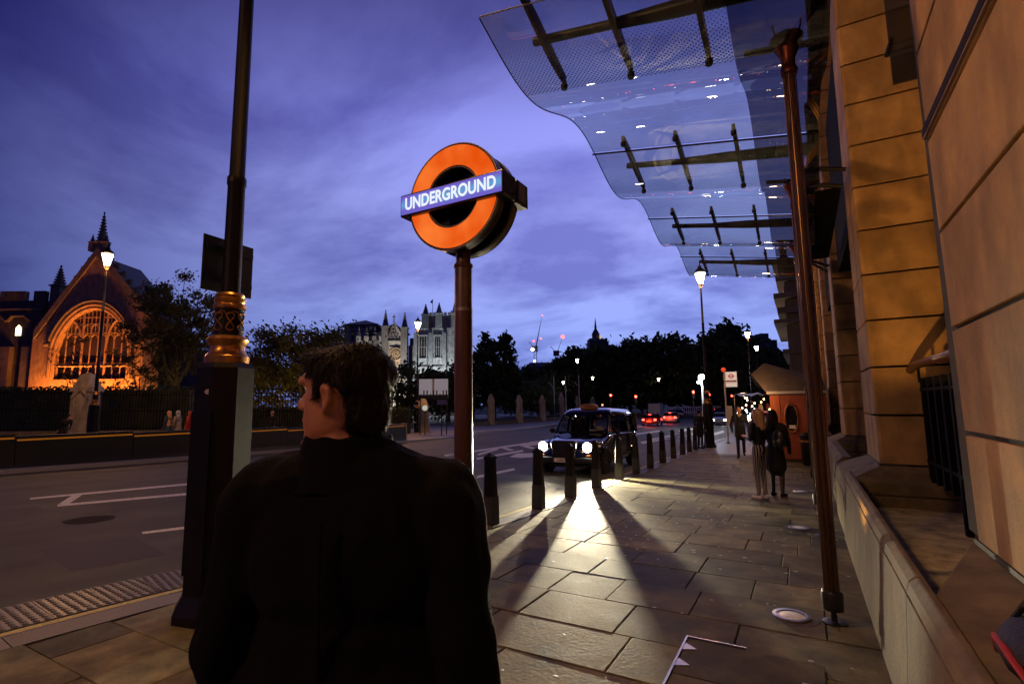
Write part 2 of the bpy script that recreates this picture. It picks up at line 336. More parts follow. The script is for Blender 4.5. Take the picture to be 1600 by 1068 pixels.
# stone flags: rows run across the pavement, each flag a piece of its own
def slab_mesh():
    b = MB(); c = .006
    a = [(0,0,-.06),(1,0,-.06),(1,1,-.06),(0,1,-.06),(0,0,-c),(1,0,-c),(1,1,-c),(0,1,-c)]
    t = .008
    a += [(t,t,0),(1-t,t,0),(1-t,1-t,0),(t,1-t,0)]
    b.add(a, [(0,1,5,4),(1,2,6,5),(2,3,7,6),(3,0,4,7),(4,5,9,8),(5,6,10,9),(6,7,11,10),(7,4,8,11),(8,9,10,11)])
    return b.mesh('paving_slab', slabM)
slm = slab_mesh(); y = 1.05; rowi = 0; nslab = 0
while y < 21.5:
    d = rnd.choice((.50, .54, .56, .58, .62)); x = kx(y+d/2)+.315
    x -= 0
    first = True
    while x < .36:
        wd = rnd.choice((.55, .7, .8, .95, 1.1)) if not first else rnd.uniform(.35, 1.0)
        if y > 12: wd *= 1.25
        first = False
        if .36-(x+wd) < .28: wd = .40-x
        o = inst(slm, 'paving_slab', pav, (x+.003, y+.003, gz(y)+rnd.uniform(-.0025, .0025)), (-.02+rnd.uniform(-.004, .004), rnd.uniform(-.004, .004), 0), (wd-.006, d-.006, 1))
        nslab += 1; x += wd
    y += d
# rest of the pavement beyond the flags one can tell apart
o = sheet('far_pavement', lambda y: kx(y)+.32, lambda y: 14, -.004, mat('far_slab_field', (.125, .108, .08), .5, var=.3, vs=1.4, bump=.2, bs=40), ys=[y, 25, 40, 52, 56, 60, 63])
o.name = 'pavement_far_end'
o = sheet('pavement_near_end', lambda y: kx(y)+.32, lambda y: 14, -.004, MC['far_slab_field'], ys=[-60, -40, -20, -10, 0, 1.04])
# kerb stones
kerbF = mat('pale_far_kerb', (.34, .33, .30), .6, var=.3, vs=30, bump=.2, bs=60)
def kerb_run(fx, y0, y1, side, parent, width=.30, step=.92, name='kerb_stone', dz=0):
    y = y0
    while y < y1:
        a = Vector((fx(y), y, gz(y)+dz)); yb = min(y1, y+step); c = Vector((fx(yb), yb, gz(yb)+dz)); d = (c-a); ln = d.length-.008
        b = MB(); w_ = width*side
        b.prism_y([(0, -.14), (w_, -.14), (w_, .004), (.02*side, .004), (0, -.018)], 0, ln)
        o = b.build(name, kerbM if side > 0 else kerbF, parent, loc=a); o.rotation_euler = (math.asin((c.z-a.z)/d.length), 0, math.atan2(-(c.x-a.x), (c.y-a.y)))
        y += step
kerb_run(kx, -3.0, 26, 1, pav)
kerb_run(kx, 26, 60, 1, pav, step=3.6)
# far pavement across the road, with its kerb
fpv = sheet('pavement_across_road', lambda y: -120, lambda y: fkx(y)-.28, .075, farpaveM, ys=[-60, -20, -10, 0, 18, 26, 31, 36, 40, 52, 55, 70, 92, 110])
kerb_run(fkx, -4, 40, -1, fpv, width=.34, step=2.3, dz=.08)
kerb_run(fkx, 40, 110, -1, fpv, width=.34, step=7, dz=.08)
# yellow lines by both kerbs
def strip(fx, off, wd, y0, y1, m, name, parent, n=40, dz=-.036):
    b = MB(); vs = []; fs = []
    for i in range(n+1):
        y = y0+(y1-y0)*i/n; vs += [(fx(y)+off-wd/2, y, gz(y)+dz), (fx(y)+off+wd/2, y, gz(y)+dz)]
        if i: fs.append((2*i-2, 2*i-1, 2*i+1, 2*i))
    return b.add(vs, fs).build(name, m, parent)
strip(kx, -.17, .08, -3, 56, yelM, 'yellow_line', road, 90)
strip(fkx, .30, .09, -4, 90, yelM, 'yellow_line', road, 90)
# darker repair patches, a cover and gullies in the road
patchM = mat('asphalt_patch', (.040, .037, .030), .7, var=.3, vs=90, bump=.4, bs=140)
for q in ([(60, 858), (205, 836), (262, 866), (112, 892)], [(-40, 800), (60, 790), (75, 800), (-40, 812)], [(560, 740), (640, 728), (690, 742), (600, 756)], [(150, 742), (300, 728), (330, 735), (180, 750)], [(880, 690), (1000, 672), (1030, 678), (920, 697)]):
    ps = [G(u, v, -.04) for u, v in q]; MB().add([(p.x, p.y, gz(p.y)-.0385) for p in ps], [tuple(range(len(ps)))]).build('repair_patch', patchM, road)
p = G(385/420*150, 812, -.04); _b = MB().lathe([(.34, 0), (.34, .004), (.30, .005)], 28)
for i in range(-3, 4):
    for j in range(-3, 4):
        if i*i+j*j < 11: _b.box(i*.08-.028, i*.08+.028, j*.08-.028, j*.08+.028, .004, .009)
_b.build('manhole_cover', ironM, road, loc=(p.x, p.y, gz(p.y)-.039))
# painted markings: quads given by where they lie on the road
def mark(q, m=paintM, name='road_marking'):
    ps = [G(u, v, -.04) for u, v in q]
    b = MB(); b.add([(p.x, p.y, gz(p.y)-.036) for p in ps], [tuple(range(len(ps)))]); return b.build(name, m, road)
for q in ([(47,777.5),(300,754),(300,757),(47,780)], [(90,788),(300,769),(300,772.5),(90,791)], [(92,787),(112,774),(128,773),(106,788)], [(221,831),(292,822),(292,826),(223,834)],
          [(694,710),(860,686),(862,688),(696,713)], [(700,710),(716,706),(737,712.5),(722,715)], [(745,715),(817,702.5),(818,705),(745,718)], [(745,709),(776,700),(779,702),(748,711)],
          [(784,700),(790,699),(804,702.5),(797,704)], [(812,696),(850,690),(851,692),(826,696.5),(836,699.5),(830,701)], [(745,743),(803,731),(805,734),(745,747)],
          [(796,713.5),(808,708),(850,707),(850,713),(812,715)], [(980,678),(1030,672),(1031,674),(982,681)], [(1000,690),(1090,676),(1092,678),(1004,693)], [(1010,686),(1050,679),(1052,681),(1014,688)],
          [(960,669),(1000,663),(1003,665),(964,671)], [(985,666),(1040,661),(1042,663),(990,668)], [(1060,672),(1100,666),(1101,668),(1062,674)], [(940,672),(968,668),(971,670),(945,674)], [(828,690),(850,687),(852,688.5),(829,692)],
          [(1040,684),(1085,676),(1086,679),(1044,687)], [(1100,680),(1130,672),(1132,675),(1103,684)]):
    mark(q)
# blistered mat in the gutter
def blister():
    b = MB(); b.box(0, .64, 0, .40, 0, .008)
    for i in range(9):
        for j in range(6):
            cx, cy = .036+i*.071, .034+j*.0665
            b.lathe([(.024, .006), (.021, .016), (.010, .020)], 7, (cx, cy))
    return b.mesh('blister_tile', studM)
bt = blister(); y = -1.2
while y < 4.0:
    ang = math.atan2(-(kx(y+.4)-kx(y)), .4); inst(bt, 'blister_tile', road, (kx(y)-.88, y, gz(y)-.038), (-.02, 0, ang)); y += .405
# trodden chewing gum and bits of litter on the flags
b = MB(); gumM = mat('pale_gum', (.42, .41, .37), .5, var=.2, vs=60)
for i in range(420):
    y = 2.6+18*rnd.random()**1.6; x = rnd.uniform(kx(y)+.35, .3)
    if rnd.random() < .5: x = -2.2+rnd.gauss(0, .9); y = 5.5+abs(rnd.gauss(0, 3.5))
    if not (kx(y)+.35 < x < .3): continue
    r = rnd.uniform(.006, .021)*(1.0 if y < 6 else 1.25); n = 7; ph = rnd.random()*6
    vs = [(x, y, gz(y)+.0075)]+[(x+r*rnd.uniform(.55, 1.3)*math.cos(ph+k*6.283/n), y+r*rnd.uniform(.55, 1.3)*math.sin(ph+k*6.283/n), gz(y)+.0055) for k in range(n)]
    b.add(vs, [(0, 1+k, 1+(k+1) % n) for k in range(n)])
tag(b.build('chewing_gum_spots', gumM), 'pale trodden chewing gum spots scattered over the flagstones', 'litter', kind='stuff')

# ================================================================== bollards along the kerb
def bollard(loc, label):
    t = thing('bollard', label, 'bollard', loc, 0, 'black bollards along the kerb')
    return t
bol_sl = MB().frust(0, 0, 0, .40, .088, .088, .084, .084).mesh('base_sleeve', mat('scuffed_bollard_base', (.035, .034, .032), .5, var=.5, vs=18, bump=.3, bs=40))
_b = MB(); _rings = []
for z, a, c in ((.40, .081, .018), (.93, .067, .015)):
    _rings.append([(x, y_, z) for x, y_ in ((-a+c, -a), (a-c, -a), (a, -a+c), (a, a-c), (a-c, a), (-a+c, a), (-a, a-c), (-a, -a+c))])
bol_sh = _b.loft(_rings).mesh('shaft', blackM)
bol_cap = MB().frust(0, 0, .93, .965, .072, .072, .071, .071).frust(0, 0, .965, 1.02, .068, .068, .006, .006).mesh('cap', blackM)
BY = [6.55, 7.98, 9.36, 10.78, 12.35, 13.8, 15.4, 17.1, 18.9, 20.7, 22.3, 23.8]
ordn = ['nearest', 'second nearest', 'third nearest', 'fourth nearest', 'fifth nearest', 'sixth nearest', 'seventh nearest', 'eighth nearest', 'ninth nearest', 'tenth nearest', 'eleventh nearest', 'farthest']
for i, y in enumerate(BY):
    t = bollard((kx(y)+.135, y, gz(y)), f'black square tapered bollard, {ordn[i]} of the row along the kerb')
    inst(bol_sl, 'base_sleeve', t); inst(bol_sh, 'shaft', t); inst(bol_cap, 'cap', t)
    t.rotation_euler = (rnd.uniform(-.008, .008), rnd.uniform(-.012, .012), rnd.uniform(-.08, .08))

# ================================================================== stone building on the right
bld = thing('stone_building', 'sandstone office building with tapering block piers and battered plinth along pavement', 'building', (0, 0, 0))
CH = .645; ZB = .76; XF = .825
def pier(y0, y1, top, near_taper=.045, xin=2.2, x=XF):
    """courses of big blocks with recessed joints; the pier narrows and leans back with height"""
    n = int((top-ZB)/CH)
    for i in range(n):
        za, zb = ZB+i*CH, ZB+(i+1)*CH-.028
        def ring(z):
            k = (z-ZB)*near_taper; q = 0; c = .035
            return [(x+q+c, y0+k, z), (xin, y0+k, z), (xin, y1-k, z), (x+q+c, y1-k, z), (x+q, y1-k-c, z), (x+q, y0+k+c, z)]
        b = MB().loft([ring(za), ring(zb)]); b.build('stone_block', sandM, bld, bevel=.006)
    b = MB().box(x+.03, xin-.02, y0+.04+n*CH*near_taper, y1-.04-n*CH*near_taper, ZB, ZB+n*CH); b.build('pier_core', jointM, bld)
pier(-2.2, 4.15, 8.6, -.045, x=.85)
pier(8.38, 9.95, 13.2, .045)
pier(14.8, 16.35, 13.2)
pier(21.2, 22.75, 13.2)
pier(27.6, 29.2, 13.2)
# plinth: battered parapet wall with coping in front, sloping pier bases behind it
for y0, y1 in ((-3, 1.0), (1.0, 3.4), (3.4, 5.9), (5.9, 8.0)):
    MB().prism_y([(.33, -.3), (.47, -.3), (.47, .60), (.39, .60)], y0+.004, y1-.004).build('plinth_block', plinthM, bld, bevel=.006)
    MB().prism_y([(.392, .612), (.475, .612), (.475, .70), (.44, .70), (.405, .67)], y0+.003, y1-.003).build('coping_stone', plinthM, bld, bevel=.008)
for (y0, y1) in ((8.0, 10.3), (14.4, 16.7), (20.8, 23.1), (27.2, 29.6)):
    MB().prism_y([(.34, -1), (2.2, -1), (2.2, .40), (.36, .40)], y0, y1).build('base_block', plinthM, bld, bevel=.02)
    MB().loft([[(.37, y0+.02, .412), (1.9, y0+.02, .412), (1.9, y1-.02, .412), (.37, y1-.02, .412)], [(.40, y0+.03, .56), (1.9, y0+.03, .56), (1.9, y1-.03, .56), (.40, y1-.03, .56)], [(.82, y0+.34, ZB-.02), (1.9, y0+.34, ZB-.02), (1.9, y1-.34, ZB-.02), (.82, y1-.34, ZB-.02)]]).build('sloping_base', plinthM, bld, bevel=.012)
for (y0, y1) in ((10.3, 14.4), (16.7, 20.8), (23.1, 27.2)):
    MB().prism_y([(.36, -1), (.6, -1), (.6, .56), (.42, .56)], y0, y1).build('plinth_block', plinthM, bld, bevel=.01)
    MB().prism_y([(.415, .57), (.62, .57), (.62, .66), (.5, .66)], y0, y1).build('coping_stone', plinthM, bld)
# near pier base: shallow sloping ledge
MB().add([(.478, -3, .60), (.478, 3.2, .60), (.84, 4.22, .60), (2.0, 4.22, .60), (2.0, -3, .60), (.478, -3, .675), (.478, 3.2, .675), (.84, 4.22, ZB-.02), (2.0, 4.22, ZB-.02), (2.0, -3, ZB-.02)],
         [(4,3,2,1,0),(5,6,7,8,9),(0,1,6,5),(1,2,7,6),(2,3,8,7),(3,4,9,8),(4,0,5,9)]).build('sloping_base', plinthM, bld, bevel=.012)
MB().box(.474, 2.6, 3.2, 8.02, -.3, .27).build('light_well_floor', wellFloorM, bld)
# dark band round the foot of the piers
for y0, y1 in ((-2.2, 4.15), (8.38, 9.95), (14.8, 16.35), (21.2, 22.75)):
    MB().box((.85 if y0 < 0 else XF)-.012, XF+.3, y0-.012, y1+.012, ZB-.024, ZB+.006).build('foot_band', mat('dark_lead', (.03, .025, .02), .6), bld)
# recessed wall and dark glass between the piers, upper floors
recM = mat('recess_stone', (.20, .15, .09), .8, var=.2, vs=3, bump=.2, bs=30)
for y0, y1 in ((4.1, 8.5), (9.8, 14.9), (16.2, 21.3), (22.6, 27.7)):
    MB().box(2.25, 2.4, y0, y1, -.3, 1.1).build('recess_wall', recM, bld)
    for k in range(2):
        for j in range(3):
            a = y0+(y1-y0)*k/2+.05; c = y0+(y1-y0)*(k+1)/2-.05
            MB().box(2.3, 2.33, a, c, 1.15+j*2.9, 3.95+j*2.9).build('window_pane', mat('dark_office_glass', (.01, .011, .014), .06, spec=.8), bld)
    MB().box(2.26, 2.36, (y0+y1)/2-.05, (y0+y1)/2+.05, 1.1, 10).build('mullion', darkM, bld)
    for j in range(3): MB().box(2.24, 2.36, y0, y1, 3.97+j*2.9, 4.13+j*2.9).build('transom', darkM, bld)
for y0, y1 in ((9.95, 14.8), (16.35, 21.2), (22.75, 27.6)):
    MB().box(.98, 1.5, y0, y1, 4.75, 8.5).build('dark_spandrel', mat('dark_spandrel_metal', (.008, .008, .009), .95, spec=.05), bld)
MB().box(1.0, 1.6, 13.6, 14.7, 5.6, 7.2).build('cream_fixture', mat('cream_enamel', (.45, .40, .28), .5), bld, bevel=.08)
# bronze rail mounted along the near pier
MB().box(.834, .90, 0, 4.27, 3.352, 3.364).build('rail_lip', mat('pale_metal_edge', (.22, .15, .09), .6), bld)
MB().box(.832, .90, 0, 4.28, 3.366, 3.432).build('rail', mat('dark_bronze', (.022, .013, .009), .7, spec=.15), bld, bevel=.008)
# glass fin with bracket beside the orange pier
MB().box(1.25, 1.62, 7.55, 7.58, 5.5, 7.6).build('glass_fin', glassy('smoky_glass', (.35, .38, .34), .25, dirt=.3), bld)
MB().cone((1.22, 7.56, 5.9), (1.30, 7.62, 6.15), .03, .03, 8).build('fin_bracket', darkM, bld)
# stone tower of flats behind: body of the upper floors
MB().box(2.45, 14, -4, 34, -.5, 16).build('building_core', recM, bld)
# railing in the light well
rl = thing('light_well_railing', 'black upright bars with rounded bronze handrail in the light well', 'railing', (0, 0, 0))
Xr = 1.32
MB().box(Xr-.03, Xr+.03, 4.3, 8.2, 1.70, 1.735).build('top_rail', ironM, rl)
MB().box(Xr-.03, Xr+.03, 4.3, 8.2, .82, .86).build('bottom_rail', ironM, rl)
MB().tube([(Xr-.07, 8.42, 1.98), (Xr-.07, 8.1, 2.02), (Xr-.07, 5.0, 2.02), (Xr-.07, 4.3, 2.02)], .05, 12).build('handrail', mat('red_bronze_rail', (.05, .014, .01), .3, metal=.6), rl, smooth=True)
for k in range(11):
    y = 8.12-k*.36
    MB().box(Xr-.028, Xr+.028, y-.045, y+.045, .24 if k % 4 == 0 else .60, 1.86).build('bar', ironM, rl, bevel=.004)
for y in (7.9, 5.4): MB().cone((Xr-.07, y, 1.80), (Xr-.07, y, 2.0), .015, n=8).build('handrail_bracket', ironM, rl)
# bag left on the ledge at the frame's corner
bg_ = thing('bag', 'black soft bag with red edging lying on the stone ledge', 'bag', (.66, 2.30, .685))
_b = MB().ell((0, 0, .10), .17, .24, .11, 14, 8); _b.v = [(x+.02*noise.noise(Vector((x*9, y*9, z*9))), y, max(0, z+.03*noise.noise(Vector((x*8+4, y*8, z*7))))) for x, y, z in _b.v]
_b.build('bag_body', mat('black_nylon', (.012, .012, .014), .6, bump=.3, bs=50), bg_, True)
MB().tube([(-.12, .23, .03), (-.15, .1, .12), (-.16, -.05, .13), (-.13, -.2, .06)], .012, 8).build('red_strap', mat('red_webbing', (.35, .02, .03), .6), bg_, True)
MB().tube([(-.1, .1, .18), (-.06, .06, .27), (0, -.02, .27), (.02, -.08, .19)], .01, 8).build('carry_handle', MC['black_nylon'], bg_, True)

# ================================================================== bronze downpipes
def downpipe(y, x, zt, z0, label):
    t = thing('rainwater_pipe', label, 'pipe', (x, y, gz(y)), 0, 'bronze rainwater pipes under the canopy')
    b = MB(); n = 48; rings = []
    for z in (z0, .5, 1.5, 2.5, 3.5, zt-.32):
        rings.append([((.048+.005*(1 if k % 4 < 2 else -1))*math.cos(2*math.pi*k/n), (.048+.005*(1 if k % 4 < 2 else -1))*math.sin(2*math.pi*k/n), z) for k in range(n)])
    b.loft(rings).build('fluted_pipe', bronzeM, t, True)
    MB().lathe([(.072, z0-.02), (.076, z0+.10), (.066, z0+.12)], 20).build('foot_collar', darkM, t, True)
    MB().lathe([(.064, zt-.34), (.07, zt-.30), (.06, zt-.28), (.055, zt-.20), (.13, zt-.02), (.135, zt), (.10, zt-.01)], 16).build('hopper', mat('copper_red', (.12, .035, .02), .35, metal=.8), t, True)
    for k in range(3):
        a = 2.4+k*1.6; MB().tube([(.05*math.cos(a), .05*math.sin(a), zt-.12), (.14*math.cos(a), .14*math.sin(a), zt+.02), (.15*math.cos(a), .15*math.sin(a), zt+.08)], .008, 6).build('hopper_strut', MC['copper_red'], t)
    MB().cone((0, 0, 0), (0, 0, z0), .022, n=10).build('spigot', darkM, t)
    MB().lathe([(.085, .004), (.085, .012), (.05, .018)], 24).build('drain_plate', darkM, t)
    return t
downpipe(4.83, .09, 4.86, .12, 'fluted bronze rainwater pipe nearest the parapet, with flared hopper')
downpipe(8.05, .09, 4.80, .42, 'second fluted bronze rainwater pipe, partly hidden behind the nearest one')
downpipe(11.25, .09, 4.84, .42, 'farther bronze rainwater pipe below the third wave of glass')

# ================================================================== wavy glass canopy
cn = thing('glass_canopy', 'wavy glass canopy with printed dots on dark steel fins above the pavement', 'canopy', (0, 0, 0))
PER, YV, XO, XI = 3.2, 4.86, -2.5, .40
def cz(x, y): return 4.66+.165*(.06-x)+.40*(.5-.5*math.cos(2*math.pi*(y-YV)/PER))
canG = glassy('canopy_glass', (.64, .74, .74), .065, .012, dots=(.046, PER, YV, -.25, .72), dirt=.14)
canD = glassy('canopy_edge_glass', (.10, .11, .14), .05, .02, dirt=.04)
edges = [3.86, 7.05, 10.25, 13.45, 14.75]
for a, c in zip(edges, edges[1:]):
    for x0, x1, m in ((XO, -.33, canG), (-.33, XI, canD)):
        ny = max(8, int((c-a)*9)); nx = 2; vs = []; fs = []
        for j in range(ny+1):
            y = a+.006+(c-a-.012)*j/ny
            for i in range(nx+1): x = x0+(x1-x0)*i/nx; vs.append((x, y, cz(x, y)))
        for j in range(ny):
            for i in range(nx): k = j*(nx+1)+i; fs.append((k, k+1, k+nx+2, k+nx+1))
        b = MB().add(vs, fs); o = b.build('glass_panel', m, cn, True)
    # polished edge of the glass
    b = MB(); n = 26
    b.tube([(XO-.002, a+(c-a)*j/n, cz(XO, a+(c-a)*j/n)-.006) for j in range(n+1)], .007, 5).build('glass_edge', mat('glass_edge_green', (.10, .14, .15), .2), cn, True)
b = MB().tube([(XO, 3.862, cz(XO, 3.86)), (XI, 3.862, cz(XI, 3.86))], .008, 5).build('glass_edge', mat('bright_glass_edge', (.45, .5, .5), .2), cn)
for y in edges[1:-1]:
    MB().tube([(XO-.03, y, cz(XO, y)-.02), (XI, y, cz(XI, y)-.02)], .012, 6).build('joint_rod', darkM, cn)
for k in range(4):
    yv = YV+k*PER; yp = yv-.52
    # cross pipe, stepped to a heavier beam towards the building
    zo = lambda x: cz(x, yp)+.15
    MB().tube([(-2.14, yp, zo(-2.14)), (-1.3, yp, zo(-1.3))], .045, 14).build('cross_pipe', beamM, cn, True)
    MB().tube([(-1.3, yp, zo(-1.3)), (-.75, yp, zo(-.75)+.01), (XI, yp, zo(XI)+.04)], [.052, .075, .085], 14).build('cross_beam', beamM, cn, True)
    for xf in (-2.02, -1.29, -.55):
        b = MB(); rings = []
        for j in range(13):
            y = yv-1.12+1.08*j/12; s = math.sin(math.pi*(j+1.2)/14.4); dp = .05+.10*s; zc = cz(xf, y)+.05
            rings.append([(xf-.022, y, zc), (xf+.022, y, zc), (xf+.022, y, zc+dp), (xf-.022, y, zc+dp)])
        fin = b.loft(rings).build('fin', beamM, cn, True)
        for yy in (yv-1.12, yv-.05):
            for dx in (0,):
                zt = cz(xf+dx, yy)
                MB().lathe([(.03, -.03), (.036, -.018), (.036, .03)], 12).build('glass_bolt', darkM, fin, True, loc=(xf+dx, yy, zt))
# wall beam, and a black board added to darken the gap by the wall
MB().box(.30, .42, 3.9, 14.7, 5.12, 5.30).build('wall_beam', jointM, cn)
MB().box(.42, .80, 9.97, 14.7, 5.12, 5.18).build('dark_soffit_board', mat('matt_black_board', (.006, .006, .007), .95, spec=.05), cn)
for y_ in (8.9, 9.6, 15.3, 16.0): MB().tube([(.21, min(y_, 14.7), 5.21), (.80, y_, 5.05)], .035, 8).build('wall_bracket', darkM, cn)
for y_ in (3.95, 4.12): MB().tube([(.21, y_, 5.21), (.86, y_-.05, 5.21)], .03, 8).build('wall_bracket', darkM, cn)
for k in range(4):
    yv = YV+k*PER; MB().tube([(-.25, yv, cz(-.25, yv)+.05), (.12, yv, cz(.12, yv)+.05), (XI, yv, cz(XI, yv)+.05)], .03, 8).build('gutter', darkM, cn, True)

# ================================================================== recessed uplights in the pavement
upE = mat('uplight_glass', (.8, .8, .7), .3, emit=(1, .82, .5), es=.04)
for i, (x, y, lb) in enumerate(((-.20, 4.80, 'round steel-rimmed uplight set in the pavement by the nearest pipe'), (-.17, 8.4, 'small round pavement uplight beside the second pipe'), (-.18, 12.2, 'round pavement uplight beyond the two standing women'), (-.20, 1.25, 'round pavement uplight added out of view to light the near pier'))):  # the last one is out of view, added to light the near pier
    t = thing('pavement_uplight', lb, 'uplight', (x, y, gz(y)+.004), 0, 'lights set into the paving')
    MB().lathe([(.20, .0), (.20, .003), (.13, .004)], 32).build('surround', mat('wet_dark_stone', (.06, .055, .036), .7), t)
    MB().loft([[(r*math.cos(2*math.pi*k/28), r*math.sin(2*math.pi*k/28), z) for k in range(28)] for r, z in ((.135, .004), (.135, .014), (.125, .018), (.098, .016))], cap=False).build('rim', steelM, t, True)
    MB().lathe([(.098, .008), (.07, .015), (.02, .018)], 24).build('lens', upE, t, True)
    light('uplight_lamp', 'SPOT', t, (0, 0, .05), (560, 10, 10, 45)[i], (1, .47, .11), .05, aim(((1.45, 3.6, 3.9), (1.6, 6.2, 4.5), (1.6, 6.2, 4.5), (1.06, 1.9, 2.3))[i]), R((44, 36, 36, 84)[i]), .6)

# ================================================================== floor hatch
ht = thing('floor_hatch', 'steel-edged floor hatch with paving tray in the pavement', 'hatch', (0, 0, 0))
hx0, hx1, hy0, hy1 = -.84, .0, 2.3, 3.97
for y0, y1 in ((2.3, 2.86), (2.86, 3.42), (3.42, 3.95)):
    MB().box(hx0+.02, hx1, y0+.005, y1-.005, gz(3)-.02, gz(3.2)+.011).build('tray_slab', slabM, ht, bevel=.003)
MB().box(hx0, hx0+.014, hy0, hy1, gz(3)-.02, gz(3.2)+.020).build('edge_strip', steelM, ht)
MB().box(hx0, -.45, hy1-.012, hy1, gz(3)-.02, gz(3.2)+.018).build('edge_strip', steelM, ht)
for y in (3.80, 3.56, 3.12, 2.7):
    MB().prism_z([(hx0+.014, y-.05), (hx0+.10, y-.01), (hx0+.014, y+.06)], gz(3.2)+.011, gz(3.2)+.016).build('corner_plate', steelM, ht)
MB().box(-.12, -.05, 3.62, 3.64, gz(3.2)+.01, gz(3.2)+.022).build('lifting_key', steelM, ht)

# ================================================================== street lamps (octagonal base, gilt rings, tapering shaft, lantern)
LM = {}
def ring8(a, z, c=None):
    return [(a*1.082*math.cos(R(22.5+45*k)), a*1.082*math.sin(R(22.5+45*k)), z) for k in range(8)]
def lamp_meshes():
    LM['base'] = MB().loft([ring8(.275, 0), ring8(.275, .07), ring8(.215, .20), ring8(.212, 1.98), ring8(.19, 2.02), ring8(.13, 2.03)]).mesh('octagonal_base', blackM)
    LM['door'] = MB().box(-.10, .10, -.226, -.20, .35, 1.62).mesh('access_door', blackM)
    def g(prof): return MB().lathe(prof, 24).mesh('gilt_ring', goldM, True)
    LM['g1'] = g([(.17, 2.02), (.172, 2.08), (.155, 2.10), (.13, 2.14), (.13, 2.17), (.155, 2.20), (.162, 2.225), (.15, 2.25), (.12, 2.26)])
    LM['drum'] = MB().lathe([(.118, 2.25), (.112, 2.42), (.114, 2.50)], 24).mesh('drum', blackM, True)
    LM['g2'] = g([(.118, 2.49), (.128, 2.50), (.128, 2.525), (.112, 2.54), (.122, 2.56), (.122, 2.58), (.108, 2.59), (.118, 2.61), (.10, 2.63)])
lamp_meshes()
for h in (8.8,):
    LM['shaft'] = MB().lathe([(.075, 2.62), (.070, 3.6), (.078, 3.62), (.078, 3.68), (.064, 3.70), (.058, 6.2), (.066, 6.22), (.066, 6.28), (.052, 6.3), (.040, h-.55), (.07, h-.5), (.03, h-.42)], 16).mesh('shaft', blackM, True)
    LM['frame'] = MB().lathe([(.10, h-.46), (.12, h-.40), (.115, h-.38)], 8).lathe([(.27, h+.18), (.30, h+.20), (.20, h+.34), (.10, h+.42), (.10, h+.50), (.04, h+.54), (.015, h+.70)], 8).mesh('lantern_frame', blackM)
    _b = MB()
    for k in range(8):
        a = R(45*k); _b.cone((.115*math.cos(a), .115*math.sin(a), h-.40), (.265*math.cos(a), .265*math.sin(a), h+.19), .012, n=5)
    LM['bars'] = _b.mesh('lantern_bars', blackM)
    LM['glass'] = MB().loft([[(r*math.cos(R(45*k)), r*math.sin(R(45*k)), z) for k in range(8)] for r, z in ((.10, h-.38), (.25, h+.17))]).mesh('lamp_glass', lampE)
    LM['glassW'] = MB().loft([[(r*math.cos(R(45*k)), r*math.sin(R(45*k)), z) for k in range(8)] for r, z in ((.10, h-.38), (.25, h+.17))]).mesh('lamp_glass', lampW)
def lamp(loc, label, h=8.8, cool=False, rz=0, power=0):
    t = thing('street_lamp', label, 'street lamp', loc, rz, 'street lamps')
    for k, n in (('base', 'octagonal_base'), ('door', 'access_door'), ('g1', 'gilt_ring'), ('drum', 'drum'), ('g2', 'gilt_ring')): inst(LM[k], n, t)
    s = inst(LM['shaft'], 'shaft', t); k = h/8.8
    ln = inst(LM['frame'], 'lantern_frame', t); inst(LM['bars'], 'lantern_bars', ln); inst(LM['glassW' if cool else 'glass'], 'lamp_glass', ln)
    if abs(k-1) > .01:
        s.scale.z = (h-.46-2.62)/(8.8-.46-2.62); s.location.z = 2.62*(1-s.scale.z); ln.location.z = h-8.8
    if power: light('lantern_light', 'POINT', t, (0, 0, h-.62), power, (1, .46, .125), .18)
    return t
lp0 = lamp(G(333, 958), 'tall black street lamp in front with gilt rings and round sticker on base', rz=R(12), power=750)
lamp((-5.3, -7.4, gz(-7.4)), 'unseen street lamp added behind the camera to light the sandstone', power=1350)  # unseen lamp, added behind the camera to light piers and wall
# gilt monograms, sticker and the back of a road sign on the nearest post
for k, (a, sgn) in enumerate(((-78, 1), (-28, -1), (22, 1), (150, -1))):
    A = R(a-12); rr = .117; pts = []
    for j in range(25):
        t_ = j/24*2*math.pi; sx = .042*math.sin(2*t_)*(1 if sgn > 0 else .7); szz = .075*math.cos(t_)
        pts.append((rr*math.cos(A+sx/rr), rr*math.sin(A+sx/rr), 2.375+szz))
    MB().tube(pts, .0055, 5).build('gilt_monogram', goldM, lp0, True)
    pts = [(rr*math.cos(A+dx/rr), rr*math.sin(A+dx/rr), 2.375+dz) for dx, dz in ((-.05, .085), (-.03, .06), (.0, .07), (.03, .09), (.055, .08))]
    MB().tube(pts, .005, 5).build('gilt_monogram', goldM, lp0, True)
_b = MB(); _b.M = Matrix.Rotation(R(-64-12), 4, 'Z') @ Matrix.Translation((.2165, 0, 1.78)) @ Matrix.Rotation(R(90), 4, 'Y')
_b.lathe([(.035, 0), (.035, .002)], 24); _b.v = [(x, y, 1.78+(z-1.78)*.62) for x, y, z in _b.v]
_b.build('sticker', mat('pale_sticker', (.5, .48, .44), .5), lp0)
sg = thing('road_sign', 'blank black back of a square road sign clamped to the nearest street lamp', 'sign', lp0.location+Vector((-.02, .14, 0))-r0*.16, R(96))
MB().box(-.25, .25, -.006, .006, 2.66, 3.15).build('sign_plate', mat('sign_back', (.010, .010, .011), .5), sg, bevel=.02)
for z in (2.76, 3.05):
    MB().box(-.23, .23, -.03, -.006, z-.02, z+.02).build('channel', darkM, sg); MB().box(-.05, .05, -.16, -.03, z-.015, z+.015).build('clamp', darkM, sg)
